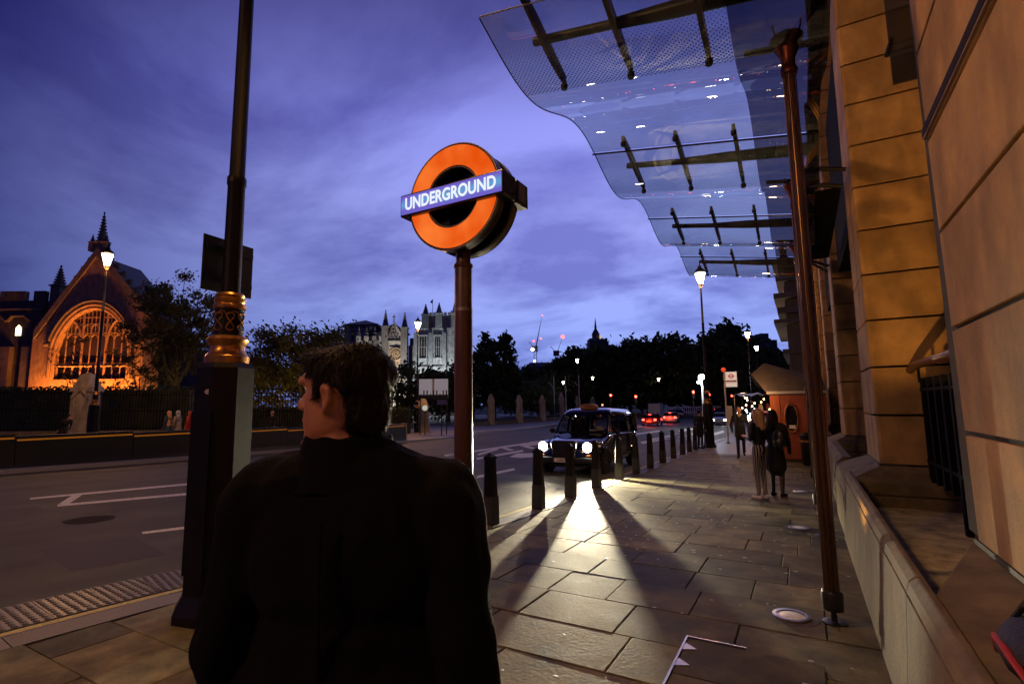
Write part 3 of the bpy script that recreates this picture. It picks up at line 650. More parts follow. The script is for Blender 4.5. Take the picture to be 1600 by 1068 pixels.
for u, v, D, lb, cool, h in ((168, 403, 24.0, 'lit street lamp standing before the floodlit hall', 0, None), (653, 507, 41, 'lit street lamp standing before the white tower', 0, None),
                       (1094, 432, 24.3, 'lit street lamp at the far end of the bollard row', 0, None), (1168, 522, 49, 'higher of two lit lanterns above the kiosk', 0, None), (1182, 543, 62, 'lower of two lit lanterns above the kiosk', 0, None),
                       (902, 563, 78, 'lit street lamp among dark trees with flagpoles beside it', 0, None), (926, 590, 100, 'small lit street lamp above the middle traffic lights', 0, None), (1029, 592, 105, 'small lit street lamp above the red tail lights', 0, None),
                       (880, 597, 108, 'small faint street lamp between the white flagpoles', 0, None)):
    b_ = base_at(u, v, D); z = P(u, v, D).z
    lamp(b_, lb, h=z-b_.z, cool=bool(cool), power=0 if D > 60 else (1500 if u < 800 else 700))

# ================================================================== illuminated station roundel on a post
sgn = thing('station_sign', 'lit orange ring sign with blue UNDERGROUND bar on a brown post', 'sign', (-2.905, 4.17, gz(4.17)))
ZC = 3.66-gz(4.17); YF = -.20; RO, RI = .525, .322
def annulus(r0_, r1_, y0, y1, n=72):
    rings = []
    for r, y in ((r0_, y0), (r1_, y0), (r1_, y1), (r0_, y1), (r0_, y0)):
        rings.append([(r*math.cos(2*math.pi*k/n), y, ZC+r*math.sin(2*math.pi*k/n)) for k in range(n)])
    return MB().loft(rings, cap=False)
def emis(name, fn):
    m = bpy.data.materials.new(name); m.use_nodes = True; t = m.node_tree; t.nodes.clear(); MC[name] = m
    o = t.nodes.new('ShaderNodeOutputMaterial'); e = t.nodes.new('ShaderNodeEmission'); t.links.new(e.outputs[0], o.inputs[0]); fn(t, e); return m
def f_ring(t, e):   # uneven tubes behind opal acrylic
    tc_ = t.nodes.new('ShaderNodeTexCoord'); n = t.nodes.new('ShaderNodeTexNoise'); n.inputs['Scale'].default_value = 2.4; t.links.new(tc_.outputs['Object'], n.inputs['Vector'])
    r = t.nodes.new('ShaderNodeValToRGB'); r.color_ramp.elements[0].position = .35; r.color_ramp.elements[1].position = .75
    r.color_ramp.elements[0].color = (.76, .080, .004, 1); r.color_ramp.elements[1].color = (1.0, .235, .04, 1); t.links.new(n.outputs[0], r.inputs[0]); t.links.new(r.outputs[0], e.inputs[0]); e.inputs[1].default_value = 1.05
ringE = emis('opal_orange_light', f_ring)
def f_bar(t, e):
    tc_ = t.nodes.new('ShaderNodeTexCoord'); sp = t.nodes.new('ShaderNodeSeparateXYZ'); t.links.new(tc_.outputs['Generated'], sp.inputs[0])
    n = t.nodes.new('ShaderNodeTexNoise'); n.inputs['Scale'].default_value = 5; t.links.new(tc_.outputs['Object'], n.inputs['Vector'])
    m_ = t.nodes.new('ShaderNodeMath'); m_.operation = 'PINGPONG'; m_.inputs[1].default_value = .5; t.links.new(sp.outputs[2], m_.inputs[0])
    a = t.nodes.new('ShaderNodeMath'); a.operation = 'MULTIPLY'; t.links.new(m_.outputs[0], a.inputs[0]); t.links.new(n.outputs[0], a.inputs[1])
    r = t.nodes.new('ShaderNodeValToRGB'); r.color_ramp.elements[0].position = .06; r.color_ramp.elements[1].position = .27; r.color_ramp.elements[0].color = (.16, .12, .58, 1); r.color_ramp.elements[1].color = (.13, .34, .66, 1)
    t.links.new(a.outputs[0], r.inputs[0]); t.links.new(r.outputs[0], e.inputs[0]); e.inputs[1].default_value = 1.0
barE = emis('opal_blue_light', f_bar)
letE = emis('white_letter_light', lambda t, e: (e.inputs[0].__setattr__('default_value', (.86, .90, 1, 1)), e.inputs[1].__setattr__('default_value', 1.0)))
caseM = mat('black_sign_case', (.012, .010, .009), .3, var=.3, vs=6, coat=.3)
annulus(RI-.012, RO+.016, YF+.012, YF+.14).build('ring_case', caseM, sgn, True)
annulus(RO+.014, RO+.024, YF+.006, YF+.05).build('ring_trim', greyM, sgn, True)
annulus(RI, RO, YF, YF+.02).build('ring_face', ringE, sgn)
annulus(RI-.02, RI-.008, YF+.012, YF+.06).build('inner_trim', greyM, sgn, True)
annulus(.005, RI+.02, YF+.13, YF+.17).build('backing_plate', caseM, sgn)
MB().box(-.625, .625, YF-.05, YF+.19, ZC-.118, ZC+.118).build('bar_case', caseM, sgn, bevel=.012)
MB().box(-.605, .605, YF-.058, YF-.045, ZC-.098, ZC+.098).build('bar_face', barE, sgn)
text('lettering', 'UNDERGROUND', .176, letE, sgn, (0, YF-.062, ZC-.002), (R(90), 0, 0), .002, .0048, 1.02, .80)
# second roundel, seen from behind and at its edge
annulus(RI-.012, RO+.016, .07, .19).build('rear_ring_case', caseM, sgn, True)
annulus(RO+.012, RO+.02, .10, .17).build('rear_ring_trim', greyM, sgn, True)
annulus(RI, RO, .186, .20).build('rear_ring_face', ringE, sgn)
annulus(.005, RI+.02, .09, .12).build('rear_backing_plate', caseM, sgn)
MB().box(-.625, .625, .02, .245, ZC-.118, ZC+.118).build('rear_bar_case', caseM, sgn, bevel=.012)
MB().box(.56, .632, .05, .17, ZC-.09, ZC+.10).build('end_plate', greyM, sgn, bevel=.008)
MB().box(-.12, .12, -.07, .08, ZC-.40, ZC+.40).build('spine', caseM, sgn)
MB().cone((0, 0, ZC-.66), (0, 0, ZC-.45), .075, n=24).build('neck', brownM, sgn, True)
MB().lathe([(.088, ZC-.70), (.098, ZC-.68), (.098, ZC-.66), (.085, ZC-.645)], 28).build('collar', brownM, sgn, True)
MB().cone((0, 0, 2.62), (0, 0, ZC-.69), .0885, n=28).build('upper_sleeve', mat('brown_grey_sleeve', (.15, .10, .075), .35, metal=.3, var=.3, vs=8), sgn, True)
MB().cone((0, 0, 2.605), (0, 0, 2.64), .092, n=28).build('band', greyM, sgn, True)
MB().cone((0, 0, .02), (0, 0, 2.61), .0905, n=28).build('post', brownM, sgn, True)
MB().lathe([(.19, 0), (.19, .02), (.13, .03), (.12, .10), (.10, .12)], 28).build('base_flange', brownM, sgn, True)

# ================================================================== vehicles
paintBk = mat('black_car_paint', (.006, .007, .016), .12, coat=1.0, var=.2, vs=5)
rubM = mat('tyre_rubber', (.012, .012, .012), .8); rimM = mat('wheel_rim', (.25, .25, .26), .35, metal=.8)
wsG = glassy('car_glass', (.45, .48, .47), .16, .01)
tintG = glassy('tinted_car_glass', (.55, .56, .55), .03, .01)
chromeM = mat('chrome', (.6, .6, .6), .12, metal=1)
def wheel(parent, x, y, z, r, wd, s):
    h = thing('wheel', None, None, (x, y, z)); h.parent = parent
    prof = [(r*.62, 0), (r*.9, -.01), (r, .03), (r, wd-.03), (r*.9, wd+.01), (r*.62, wd)]
    b = MB(); b.M = Matrix.Rotation(R(90)*s, 4, 'Y'); b.lathe([(a, c-wd) for a, c in prof], 22); b.build('tyre', rubM, h, True)
    b = MB(); b.M = Matrix.Rotation(R(90)*s, 4, 'Y'); b.lathe([(r*.62, -.035), (r*.55, -.01), (r*.3, -.03), (r*.12, .0), (.02, .01)], 22); b.build('rim', rimM, h, True)
def taxi():
    # front faces -Y; y=0 front bumper, ground z=0
    o = thing('black_taxi', 'black rounded cab with one bright headlamp waiting beside the kerb', 'taxi', (-5.64, 12.75, gz(12.9)-.04)); o.rotation_euler = (-.02, 0, R(1.5))
    b = MB(); rings = []
    st = [(0.02, .36, .50, .55, .40, .62), (.07, .27, .70, .62, .54, .74), (.20, .23, .80, .70, .50, .83), (.45, .22, .86, .80, .52, .91), (.8, .22, .875, .88, .60, .97), (1.15, .22, .88, .94, .70, 1.02), (1.42, .22, .88, .98, .80, 1.07),
          (2.0, .22, .885, 1.0, .84, 1.09), (3.0, .22, .885, 1.0, .84, 1.10), (3.9, .22, .88, 1.0, .83, 1.10), (4.3, .25, .86, .98, .80, 1.07), (4.5, .30, .80, .92, .70, 1.0), (4.57, .38, .68, .84, .58, .92)]
    for y, zb, w_, zs, wt, zt in st:
        half = [(0, zb), (w_*.55, zb), (w_*.93, zb+.02), (w_, zb+.12), (w_, (zb+zs)/2+.05), (w_*.985, zs-.06), ((w_+wt)/2+.02, zs+.01), (wt, zt-.015), (wt*.6, zt+.012), (0, zt+.022)]
        rings.append([(x, y, z) for x, z in half]+[(-x, y, z) for x, z in half[-2:0:-1]])
    body = b.loft(rings).build('body', paintBk, o, True)
    m = body.modifiers.new('sub', 'SUBSURF'); m.levels = 1; m.render_levels = 2
    # wings over the front wheels
    for s in (-1, 1):
        b = MB(); rr = []
        for j in range(11):
            y = .06+1.25*j/10; t_ = j/10; top = .70+.20*math.sin(math.pi*min(1, t_*.9+.12))**.8; xo = .885*(.86+.14*math.sin(math.pi*min(1, .25+t_*.6)))
            rr.append([(s*(xo-.30), y, top-.02), (s*(xo-.20), y, top+.012), (s*(xo-.07), y, top-.01), (s*(xo-.005), y, top-.10), (s*xo, y, .45), (s*(xo-.30), y, .45)])
        f = b.loft(rr).build('front_wing', paintBk, o, True); mm = f.modifiers.new('sub', 'SUBSURF'); mm.levels = 1; mm.render_levels = 2
    # cabin: rounded rings, glass band, roof
    def cr_(z, ya, yb, hw, k=.16):
        pts = []
        for cx, cy, a0 in ((hw-k, ya+k, -90), (hw-k, yb-k, 0), (-hw+k, yb-k, 90), (-hw+k, ya+k, 180)):
            for q in range(5): a = R(a0+22.5*q); pts.append((cx+k*math.cos(a), cy+k*math.sin(a), z))
        return pts
    MB().loft([cr_(1.06, 1.27, 4.42, .825), cr_(1.32, 1.46, 4.40, .80), cr_(1.58, 1.70, 4.30, .745)], cap=False).build('window_band', tintG, o, True)
    roof = MB().loft([cr_(1.57, 1.69, 4.32, .755), cr_(1.66, 1.78, 4.26, .735), cr_(1.745, 1.93, 4.12, .66, .2), cr_(1.79, 2.2, 3.9, .50, .2), cr_(1.805, 2.5, 3.6, .3, .15)]).build('roof', paintBk, o, True)
    for s in (-1, 1):
        for (ya, za, xa), (yb, zb, xb), r in (((1.30, 1.05, .78), (1.74, 1.60, .70), .035), ((2.35, 1.05, .835), (2.45, 1.60, .755), .035), ((3.25, 1.05, .838), (3.25, 1.60, .757), .035), ((4.15, 1.05, .83), (4.08, 1.60, .75), .09), ((4.36, 1.05, .70), (4.25, 1.62, .62), .08)):
            MB().tube([(s*xa, ya, za), (s*(xa+xb)/2+s*.012, (ya+yb)/2-.01, (za+zb)/2), (s*xb, yb, zb)], r, 8).build('pillar', paintBk, o, True)
        # doors: shut lines, handles, sill
        for yy in (1.42, 2.38, 3.28): MB().box(s*.884-.006, s*.884+.006, yy-.006, yy+.006, .34, .98).build('door_gap', jointM, o)
        for yy in (2.25, 2.52): MB().box(s*.893-.012, s*.893+.012, yy-.07, yy+.07, .86, .885).build('door_handle', darkM, o, bevel=.006)
        MB().box(s*.89-.012, s*.89+.012, 1.45, 3.3, .40, .46).build('rubbing_strip', rubM, o)
        # mirrors
        mr = MB().ell((s*1.0, 1.55, 1.12), .10, .05, .075, 12, 8).build('door_mirror', blackM, o, True); MB().cone((s*.82, 1.5, 1.07), (s*.95, 1.55, 1.10), .02, n=6).build('mirror_arm', blackM, mr)
        # head lamps
        b = MB(); b.M = Matrix.Translation((s*.635, .075, .745)) @ Matrix.Rotation(R(90), 4, 'X'); b.lathe([(.145, -.10), (.15, .015), (.135, .03)], 24); hl = b.build('headlamp', chromeM, o, True)
        b = MB(); b.M = Matrix.Translation((s*.635, .075, .745)) @ Matrix.Rotation(R(90), 4, 'X'); b.lathe([(.134, .02), (.12, .045), (.07, .066), (.01, .072)], 24); b.build('lens', headE, hl, True)
        MB().ell((s*.66, .06, .52), .085, .03, .035, 12, 6).build('indicator', mat('amber_lens', (.5, .14, .02), .2), o, True)
        MB().ell((s*.40, .005, .42), .05, .03, .05, 12, 6).build('fog_lamp', chromeM, o, True)
        MB().box(s*.60-.06, s*.60+.06, 4.54, 4.585, .62, .92).build('tail_lamp', tailE, o, bevel=.02)
        for yy in (.83, 3.72):
            wheel(o, s*.885, yy, .315, .315, .19, s)
            MB().tube([(s*.872, yy+.385*math.cos(R(a)), .33+.385*math.sin(R(a))) for a in range(-10, 200, 15)], .035, 6).build('wheel_arch', paintBk, o, True)
            MB().prism_x([(yy+.37*math.cos(R(a)), .31+.37*math.sin(R(a))) for a in range(0, 360, 20)], s*.868, s*.884).build('arch_well', jointM, o)
    MB().box(-.845, .845, -.06, .10, .34, .48).build('front_bumper', mat('black_bumper', (.015, .015, .015), .45, var=.2, vs=8), o, bevel=.04)
    MB().box(-.80, .80, 4.52, 4.64, .36, .50).build('rear_bumper', MC['black_bumper'], o, bevel=.04)
    gr = MB().prism_y([(-.30, .50), (.30, .50), (.36, .84), (.30, .90), (-.30, .90), (-.36, .84)], -.022, .14).build('grille', mat('grille_black', (.006, .006, .006), .5), o)
    MB().tube([(-.30, -.026, .50), (-.36, -.026, .84), (-.30, -.026, .905), (.30, -.026, .905), (.36, -.026, .84), (.30, -.026, .50)], .014, 8).build('chrome_surround', chromeM, gr, True)
    for k in range(7): MB().box(-.31, .31, -.032, -.022, .53+.05*k, .548+.05*k).build('grille_slat', mat('dark_chrome', (.08, .08, .08), .3, metal=.8), gr)
    pt = MB().box(-.26, .26, -.082, -.066, .355, .465).build('number_plate', mat('white_plate', (.75, .75, .72), .35, emit=(.8, .8, .75), es=.0), o)
    text('plate_characters', 'LR07 Y', .115, mat('plate_black', (.01, .01, .01), .5), pt, (0, -.083, .41), (R(90), 0, 0), .001, .002, 1.05, .9)
    rs = MB().prism_y([(-.27, 1.77), (.27, 1.77), (.24, 1.88), (.10, 1.92), (-.10, 1.92), (-.24, 1.88)], 2.02, 2.16).build('roof_sign', mat('dull_orange_sign', (.22, .075, .02), .35, emit=(1, .35, .05), es=.015), o, bevel=.01)
    text('roof_lettering', 'TAXI', .10, mat('sign_black', (.02, .01, .005), .5), rs, (0, 2.017, 1.832), (R(90), 0, 0), .001, .001, 1.1, 1.15)
    MB().box(-.5, .5, .2, .25, .20, .3).build('undertray', jointM, o)
    MB().box(-.75, .75, 1.5, 4.2, .5, .9).build('cabin_floor', jointM, o)
    st_ = MB().box(-.62, -.12, 2.05, 2.2, .9, 1.45).build('seat', mat('grey_seat', (.05, .05, .055), .8), o, bevel=.05)
    MB().box(.05, .62, 4.0, 4.15, .9, 1.4).build('seat', MC['grey_seat'], o, bevel=.05)
    MB().box(-.75, .75, 1.38, 1.55, .95, 1.10).build('dashboard', darkM, o, bevel=.04)
    MB().tube([(-.36+.17*math.cos(R(a)), 1.62+.05*math.sin(R(a)), 1.10+.16*math.sin(R(a))) for a in range(0, 360, 24)], .014, 6, True).build('steering_wheel', darkM, o, True)
    MB().box(.42, .58, 1.50, 1.51, 1.14, 1.27).build('licence_card', mat('white_card', (.6, .6, .58), .6), o)
    MB().box(.20, .42, 1.46, 1.465, 1.12, 1.17).build('windscreen_paper', MC['white_card'], o)
    for az, pw in ((4, 4200), (17, 4600)): light('headlamp_beam', 'SPOT', o, (.635, -.02, .745), pw, (1, .86, .58), .035, aim((math.tan(R(az)), -1, -.012)), R(34), 1.0)
    for az in (36, 64): light('headlamp_spill', 'SPOT', o, (.66, -.02, .745), 1500, (1, .84, .54), .035, aim((math.sin(R(az)), -math.cos(R(az)), -.42)), R(56), .7)
    light('headlamp_beam', 'SPOT', o, (-.635, -.02, .745), 300, (1, .86, .58), .035, aim((.3, -1, -.03)), R(60), 1.0)
    return o
tx = taxi()
def car(loc, rz, label, m, tails=True, hgt=1.45, ln=4.2, wd=.86, van=False, heads=False):
    o = thing('parked_van' if van else 'car', label, 'van' if van else 'car', loc, rz, 'cars at the junction')   # rear faces -Y
    L_ = ln; b = MB(); rr = []
    for y, zb, w_, zt in ((0, .38, .80, .80), (.10, .26, .96, .92), (.6, .22, 1, .95), (L_*.5, .22, 1, .96), (L_*.78, .22, 1, .88), (L_-.12, .26, .92, .72), (L_, .38, .74, .6)):
        h = [(0, zb), (w_*wd*.9, zb), (w_*wd, zb+.12), (w_*wd, zt-.14), (w_*wd*.92, zt), (0, zt+.02)]; rr.append([(x, y, z) for x, z in h]+[(-x, y, z) for x, z in h[-2:0:-1]])
    bd = b.loft(rr).build('body', m, o, True)
    def rg(z, ya, yb, hw): return [(-hw, ya, z), (hw, ya, z), (hw, yb, z), (-hw, yb, z)]
    if van:
        MB().loft([rg(.9, .02, L_*.72, wd), rg(hgt-.1, .03, L_*.68, wd*.97), rg(hgt, .1, L_*.64, wd*.9)]).build('load_box', m, o, bevel=.05)
    else:
        MB().loft([rg(.93, .22, L_*.74, wd*.93), rg(hgt-.12, .55, L_*.56, wd*.80)], cap=False).build('window_band', mat('black_glass', (.008, .008, .01), .05), o)
        MB().loft([rg(hgt-.13, .53, L_*.57, wd*.82), rg(hgt, .8, L_*.5, wd*.66)]).build('roof', m, o, bevel=.03)
    for s in (-1, 1):
        MB().box(s*wd*.76-.13, s*wd*.76+.13, -.03, .06, .66, .84).build('tail_lamp', tailE if tails else mat('tail_off', (.3, .02, .02), .3), o, bevel=.02)
        if heads: MB().ell((s*wd*.74, L_-.03, .62), .13, .08, .09, 10, 6).build('headlamp', headFar, o, True)
        for y in (.75, L_-.85): wheel(o, s*(wd+.005), y, .30, .30, .17, s)
    if tails and not van: MB().box(-.16, .16, .44, .50, hgt-.16, hgt-.12).build('brake_lamp', tailE, o)
    if tails and not heads: light('tail_glow', 'POINT', o, (0, -.35, .75), 45, (1, .06, .03), .3)
    MB().box(-.26, .26, -.035, -.01, .50, .60).build('number_plate', mat('yellow_plate', (.6, .5, .1), .4), o)
    return o
def gp(u, v, D): return base_at(u, v, D)+Vector((0, 0, -.04))
car(gp(1014, 650, 58), R(4), 'red-lit hatchback stopped with both tail lamps glowing', mat('maroon_paint', (.16, .012, .012), .2, coat=1))
car(gp(1046, 646, 66), R(6), 'white hatchback with red brake light stopped ahead of the dark hatchback', mat('white_paint', (.5, .48, .46), .25, coat=1))
car(gp(1022, 640, 74), R(5), 'small white box van standing beyond the stopped cars', mat('van_white', (.45, .45, .46), .4), tails=False, hgt=2.5, ln=5, van=True)
car(gp(1132, 636, 62), R(178), 'oncoming car with dazzling white headlamps beside the lamp post', mat('grey_paint', (.1, .1, .11), .25, coat=1), tails=False, heads=True)
car(gp(1070, 640, 88), R(95), 'silver car crossing the junction in front of white barriers', mat('silver_paint', (.35, .35, .37), .25, metal=.5), tails=False, heads=True)
car(gp(940, 644, 84), R(100), 'pale car half hidden behind the waiting cab roof', mat('pale_paint', (.4, .4, .4), .25), tails=True, heads=True)
car(gp(1112, 640, 92), R(-80), 'dark car at the far side of the junction', mat('dark_paint', (.03, .03, .035), .25), tails=True, heads=True)

# ================================================================== people
skinM = mat('skin', (.56, .25, .13), .5, var=.14, vs=30)
def capsule(b, p0, p1, ra, rb, n=14):
    p0 = Vector(p0); p1 = Vector(p1); d = (p1-p0).normalized(); a = d.orthogonal().normalized(); c = d.cross(a); rings = []
    for q in (-80, -50, -20, 0): rings.append((p0+d*(ra*math.sin(R(q))), ra*math.cos(R(q))))
    for q in (0, 20, 50, 80): rings.append((p1+d*(rb*math.sin(R(q))), rb*math.cos(R(q))))
    b.loft([[p+a*(r*math.cos(2*math.pi*i/n))+c*(r*math.sin(2*math.pi*i/n)) for i in range(n)] for p, r in rings])
def blob(name, prims, parent, voxel=.02, smooth=4, wrinkle=0, ws=14, loc=None):
    """one continuous skin grown over overlapping limbs; each face takes the material of the limb it lies on"""
    b = MB(); mats = []
    for pr in prims:
        if pr[0] == 'c': capsule(b, *pr[1:5])
        elif pr[0] == 'm': b.loft(pr[3])
        else: b.ell(pr[1], *pr[2], 16, 10)
        if pr[-1] not in mats: mats.append(pr[-1])
    me = b.mesh('tmp', mats[0]); o = bpy.data.objects.new('tmp', me)
    m = o.modifiers.new('r', 'REMESH'); m.mode = 'VOXEL'; m.voxel_size = voxel
    m = o.modifiers.new('s', 'SMOOTH'); m.factor = .5; m.iterations = smooth
    res = evaluated(o)
    res.name = name; res.materials.clear()
    for q in mats: res.materials.append(q)
    if wrinkle:
        nv = len(res.vertices); co = np.empty(nv*3); no = np.empty(nv*3); res.vertices.foreach_get('co', co); res.vertices.foreach_get('normal', no); co = co.reshape(-1, 3); no = no.reshape(-1, 3)
        amp = np.array([noise.noise(Vector((c[0]*ws, c[1]*ws, c[2]*ws*.55)))+.5*noise.noise(Vector((c[0]*ws*2.3+5, c[1]*ws*2.3, c[2]*ws*1.4))) for c in co])
        res.vertices.foreach_set('co', (co+no*(amp*wrinkle)[:, None]).ravel()); res.update()
    if len(mats) > 1:
        nf = len(res.polygons); ce = np.empty(nf*3); res.polygons.foreach_get('center', ce); ce = ce.reshape(-1, 3); best = np.full(nf, 9.0); idx = np.zeros(nf, dtype=np.int32)
        for pr in prims:
            a = np.array(pr[1])
            if pr[0] == 'c':
                d = np.array(pr[2])-a; t_ = np.clip((ce-a) @ d/max(1e-9, d @ d), 0, 1); sd = np.linalg.norm(ce-(a+t_[:, None]*d), axis=1)-(pr[3]+(pr[4]-pr[3])*t_)
            else:
                rad = np.array(pr[2]); sd = (np.sqrt((((ce-a)/rad)**2).sum(1))-1)*rad.min()
            m_ = sd < best; best[m_] = sd[m_]; idx[m_] = mats.index(pr[-1])
        res.polygons.foreach_set('material_index', idx)
    for f in res.polygons: f.use_smooth = True
    ob = bpy.data.objects.new(name, res); col.objects.link(ob); ob.parent = parent
    if loc is not None: ob.location = loc
    return ob
def person(label, loc, rz, h, top, legs, shoe, hairm, stride=.0, lean=0, hair='short', arms=((.04, -.02), (.04, -.02)), skirt=None, coat=0, fat=1.0, voxel=.02, group=None, legskin=None, fold=None, sit=False):
    """local frame: faces -Y, feet on z=0"""
    t = thing('person', label, 'person', loc, rz, group); k = h/1.75; pr = []
    L = lambda x, y, z: (x*k, (y-lean*max(0, z-.9))*k, z*k)
    E_ = lambda x, y, z, r, m: pr.append(('e', L(x, y, z), tuple(q*k for q in r), m))
    C = lambda a, b_, ra, rb, m: pr.append(('c', L(*a), L(*b_), ra*k, rb*k, m))
    lm = legskin or legs
    for s in (-1, 1):
        f = stride*s; kn = (s*.095, f*.35-.03-abs(stride)*.12, .50); an = (s*.09, f+(.06 if f > 0 else 0), .09+(.06 if f > .1 else 0))
        if sit: kn = (s*.13, -.42, .52); an = (s*.13, -.42, .1)
        C((s*.09, 0, .90), kn, .085*fat, .058, legs if not skirt else legs); C(kn, an, .055, .040, lm)
        C((an[0], an[1]+.03, .045+an[2]-.09), (an[0]*1.15, an[1]-.15, .032+an[2]-.09), .043, .034, shoe)
        sx = .19*fat
        el = (s*(sx+.05+arms[(s+1)//2][0]), arms[(s+1)//2][1]+.04, 1.15); wr = (s*(sx+.04+arms[(s+1)//2][0]*.6), arms[(s+1)//2][1]-.06, .90)
        if fold and s in fold: el = (s*(sx+.07), .02, 1.17); wr = (s*.10, -.24, 1.20)
        C((s*sx, 0, 1.42), el, .062, .048, top); C(el, wr, .047, .036, top)
        d = (Vector(wr)-Vector(el)).normalized(); hp = Vector(wr)+d*.075
        C(wr, tuple(Vector(wr)+d*.03), .026, .026, skinM); E_(*hp, (.022, .036, .045), skinM)
        for q in range(4): st_ = hp+Vector((0, (q-1.5)*.017, 0)); C(tuple(st_), tuple(st_+d*(.075-.008*abs(q-1.2))+Vector((-s*.012, 0, 0))), .0095, .008, skinM)
        C(tuple(hp+Vector((0, -.03, .02))), tuple(hp+d*.035+Vector((-s*.01, -.055, 0))), .011, .009, skinM)
    E_(0, 0, .97, (.165*fat, .115*fat, .13), legs if not coat else top); E_(0, .0, 1.14, (.15*fat, .11*fat, .16), top); E_(0, .005, 1.32, (.185*fat, .12*fat, .17), top); C((-.15, 0, 1.44), (.15, 0, 1.44), .065, .065, top)
    if coat: pr.append(('c', L(0, 0, 1.05), L(0, .01, coat), .17*k*fat, .19*k*fat, top))
    if skirt: pr.append(('c', L(0, 0, .95), L(0, 0, .62), .165*k, .20*k, skirt))
    C((0, 0, 1.46), (0, -.015, 1.56), .058, .052, skinM)
    E_(0, -.02, 1.645, (.077, .096, .115), skinM); E_(0, -.055, 1.585, (.05, .05, .045), skinM); C((0, -.112, 1.65), (0, -.128, 1.622), .010, .014, skinM)
    for s in (-1, 1): E_(s*.078, -.005, 1.64, (.012, .024, .033), skinM)
    body = blob('body', pr, t, voxel)
    hp = [('e', L(0, .012, 1.675), (.088*k, .10*k, .10*k), hairm)]
    if hair == 'long': hp += [('c', L(0, .06, 1.66), L(0, .11, 1.40), .085*k, .075*k, hairm), ('c', L(-.07, .01, 1.64), L(-.09, .05, 1.42), .04*k, .04*k, hairm), ('c', L(.07, .01, 1.64), L(.09, .05, 1.42), .04*k, .04*k, hairm)]
    if hair == 'hood': hp = [('e', L(0, .02, 1.66), (.115*k, .125*k, .14*k), hairm), ('c', L(0, .06, 1.56), L(0, .05, 1.46), .09*k, .12*k, hairm)]
    blob('hair' if hair != 'hood' else 'hood', hp, t, voxel*.8, 2, wrinkle=.008*k, ws=22/k)
    for s in (-1, 1): MB().ell(L(s*.032, -.104, 1.655), .011*k, .009*k, .010*k, 8, 6).build('eye', mat('eye_dark', (.03, .02, .02), .2), t, True)
    return t
leatherM = mat('black_leather', (.012, .012, .015), .32, bump=.4, bs=30)
blkcl = mat('black_cloth', (.008, .008, .009), .85, bump=.25, bs=60)
hairD = mat('dark_hair', (.010, .006, .0045), .6, spec=.25, bump=.5, bs=70, stretch=(1, 1, .3))
blondM = mat('blonde_hair', (.50, .30, .13), .45, bump=.6, bs=60, var=.4, vs=30, stretch=(1, 1, .12))
whiteSh = mat('white_canvas', (.75, .70, .66), .6)
stripe = mat('striped_cloth', (.5, .5, .5), .8)
def f_stripe():
    t = stripe.node_tree; b = t.nodes['Principled BSDF']; tcn = t.nodes.new('ShaderNodeTexCoord'); sp = t.nodes.new('ShaderNodeSeparateXYZ'); t.links.new(tcn.outputs['Object'], sp.inputs[0])
    ab = t.nodes.new('ShaderNodeMath'); ab.operation = 'ABSOLUTE'; t.links.new(sp.outputs[0], ab.inputs[0]); su = t.nodes.new('ShaderNodeMath'); su.operation = 'SUBTRACT'; su.inputs[1].default_value = .087; t.links.new(ab.outputs[0], su.inputs[0])
    ad = t.nodes.new('ShaderNodeMath'); ad.operation = 'ADD'; ad.inputs[1].default_value = .015; t.links.new(sp.outputs[1], ad.inputs[0])
    at = t.nodes.new('ShaderNodeMath'); at.operation = 'ARCTAN2'; t.links.new(ad.outputs[0], at.inputs[0]); t.links.new(su.outputs[0], at.inputs[1])
    a = t.nodes.new('ShaderNodeMath'); a.operation = 'MULTIPLY'; a.inputs[1].default_value = 11; t.links.new(at.outputs[0], a.inputs[0])
    s = t.nodes.new('ShaderNodeMath'); s.operation = 'SINE'; t.links.new(a.outputs[0], s.inputs[0]); g = t.nodes.new('ShaderNodeMath'); g.operation = 'GREATER_THAN'; g.inputs[1].default_value = .35; t.links.new(s.outputs[0], g.inputs[0])
    r = t.nodes.new('ShaderNodeMix'); r.data_type = 'RGBA'; r.inputs[6].default_value = (.012, .012, .013, 1); r.inputs[7].default_value = (.55, .52, .48, 1); t.links.new(g.outputs[0], r.inputs[0]); t.links.new(r.outputs[2], b.inputs['Base Color'])
f_stripe()
wl = G(1192, 779)
person('blonde woman in black leather jacket, striped trousers and white shoes, seen from behind', wl, R(236), 1.66, leatherM, stripe, whiteSh, blondM, hair='long', voxel=.014, fold=(-1, 1), lean=.02, group='pedestrians')
w2 = wl+Vector((.24, .42, 0)); w2.z = gz(w2.y)
wp = person('woman in dark coat and short skirt with shoulder bag beside the blonde woman', w2, R(160), 1.64, blkcl, blkcl, blkcl, hairD, hair='long', skirt=blkcl, voxel=.016, legskin=mat('dark_tights', (.04, .025, .02), .6), group='pedestrians')
b_ = thing('backpack', 'dark rounded backpack worn by the woman in the short skirt', 'bag', w2+Vector((.10, -.20, 1.0)), R(-20))
blob('bag_body', [('e', (0, 0, .1), (.13, .09, .20), leatherM), ('e', (0, -.06, .02), (.10, .06, .10), leatherM)], b_, .014, 3)
for s in (-1, 1): MB().tube([(s*.08, .06, .28), (s*.09, .16, .36), (s*.10, .18, .2), (s*.09, .07, -.04)], .014, 6).build('strap', leatherM, b_, True)
ml = G(1159, 714)
sm_ = person('man in black suit walking past the kiosk with light shirt collar', ml, R(8), 1.80, blkcl, blkcl, blkcl, hairD, stride=.12, coat=.78, voxel=.016, group='pedestrians')
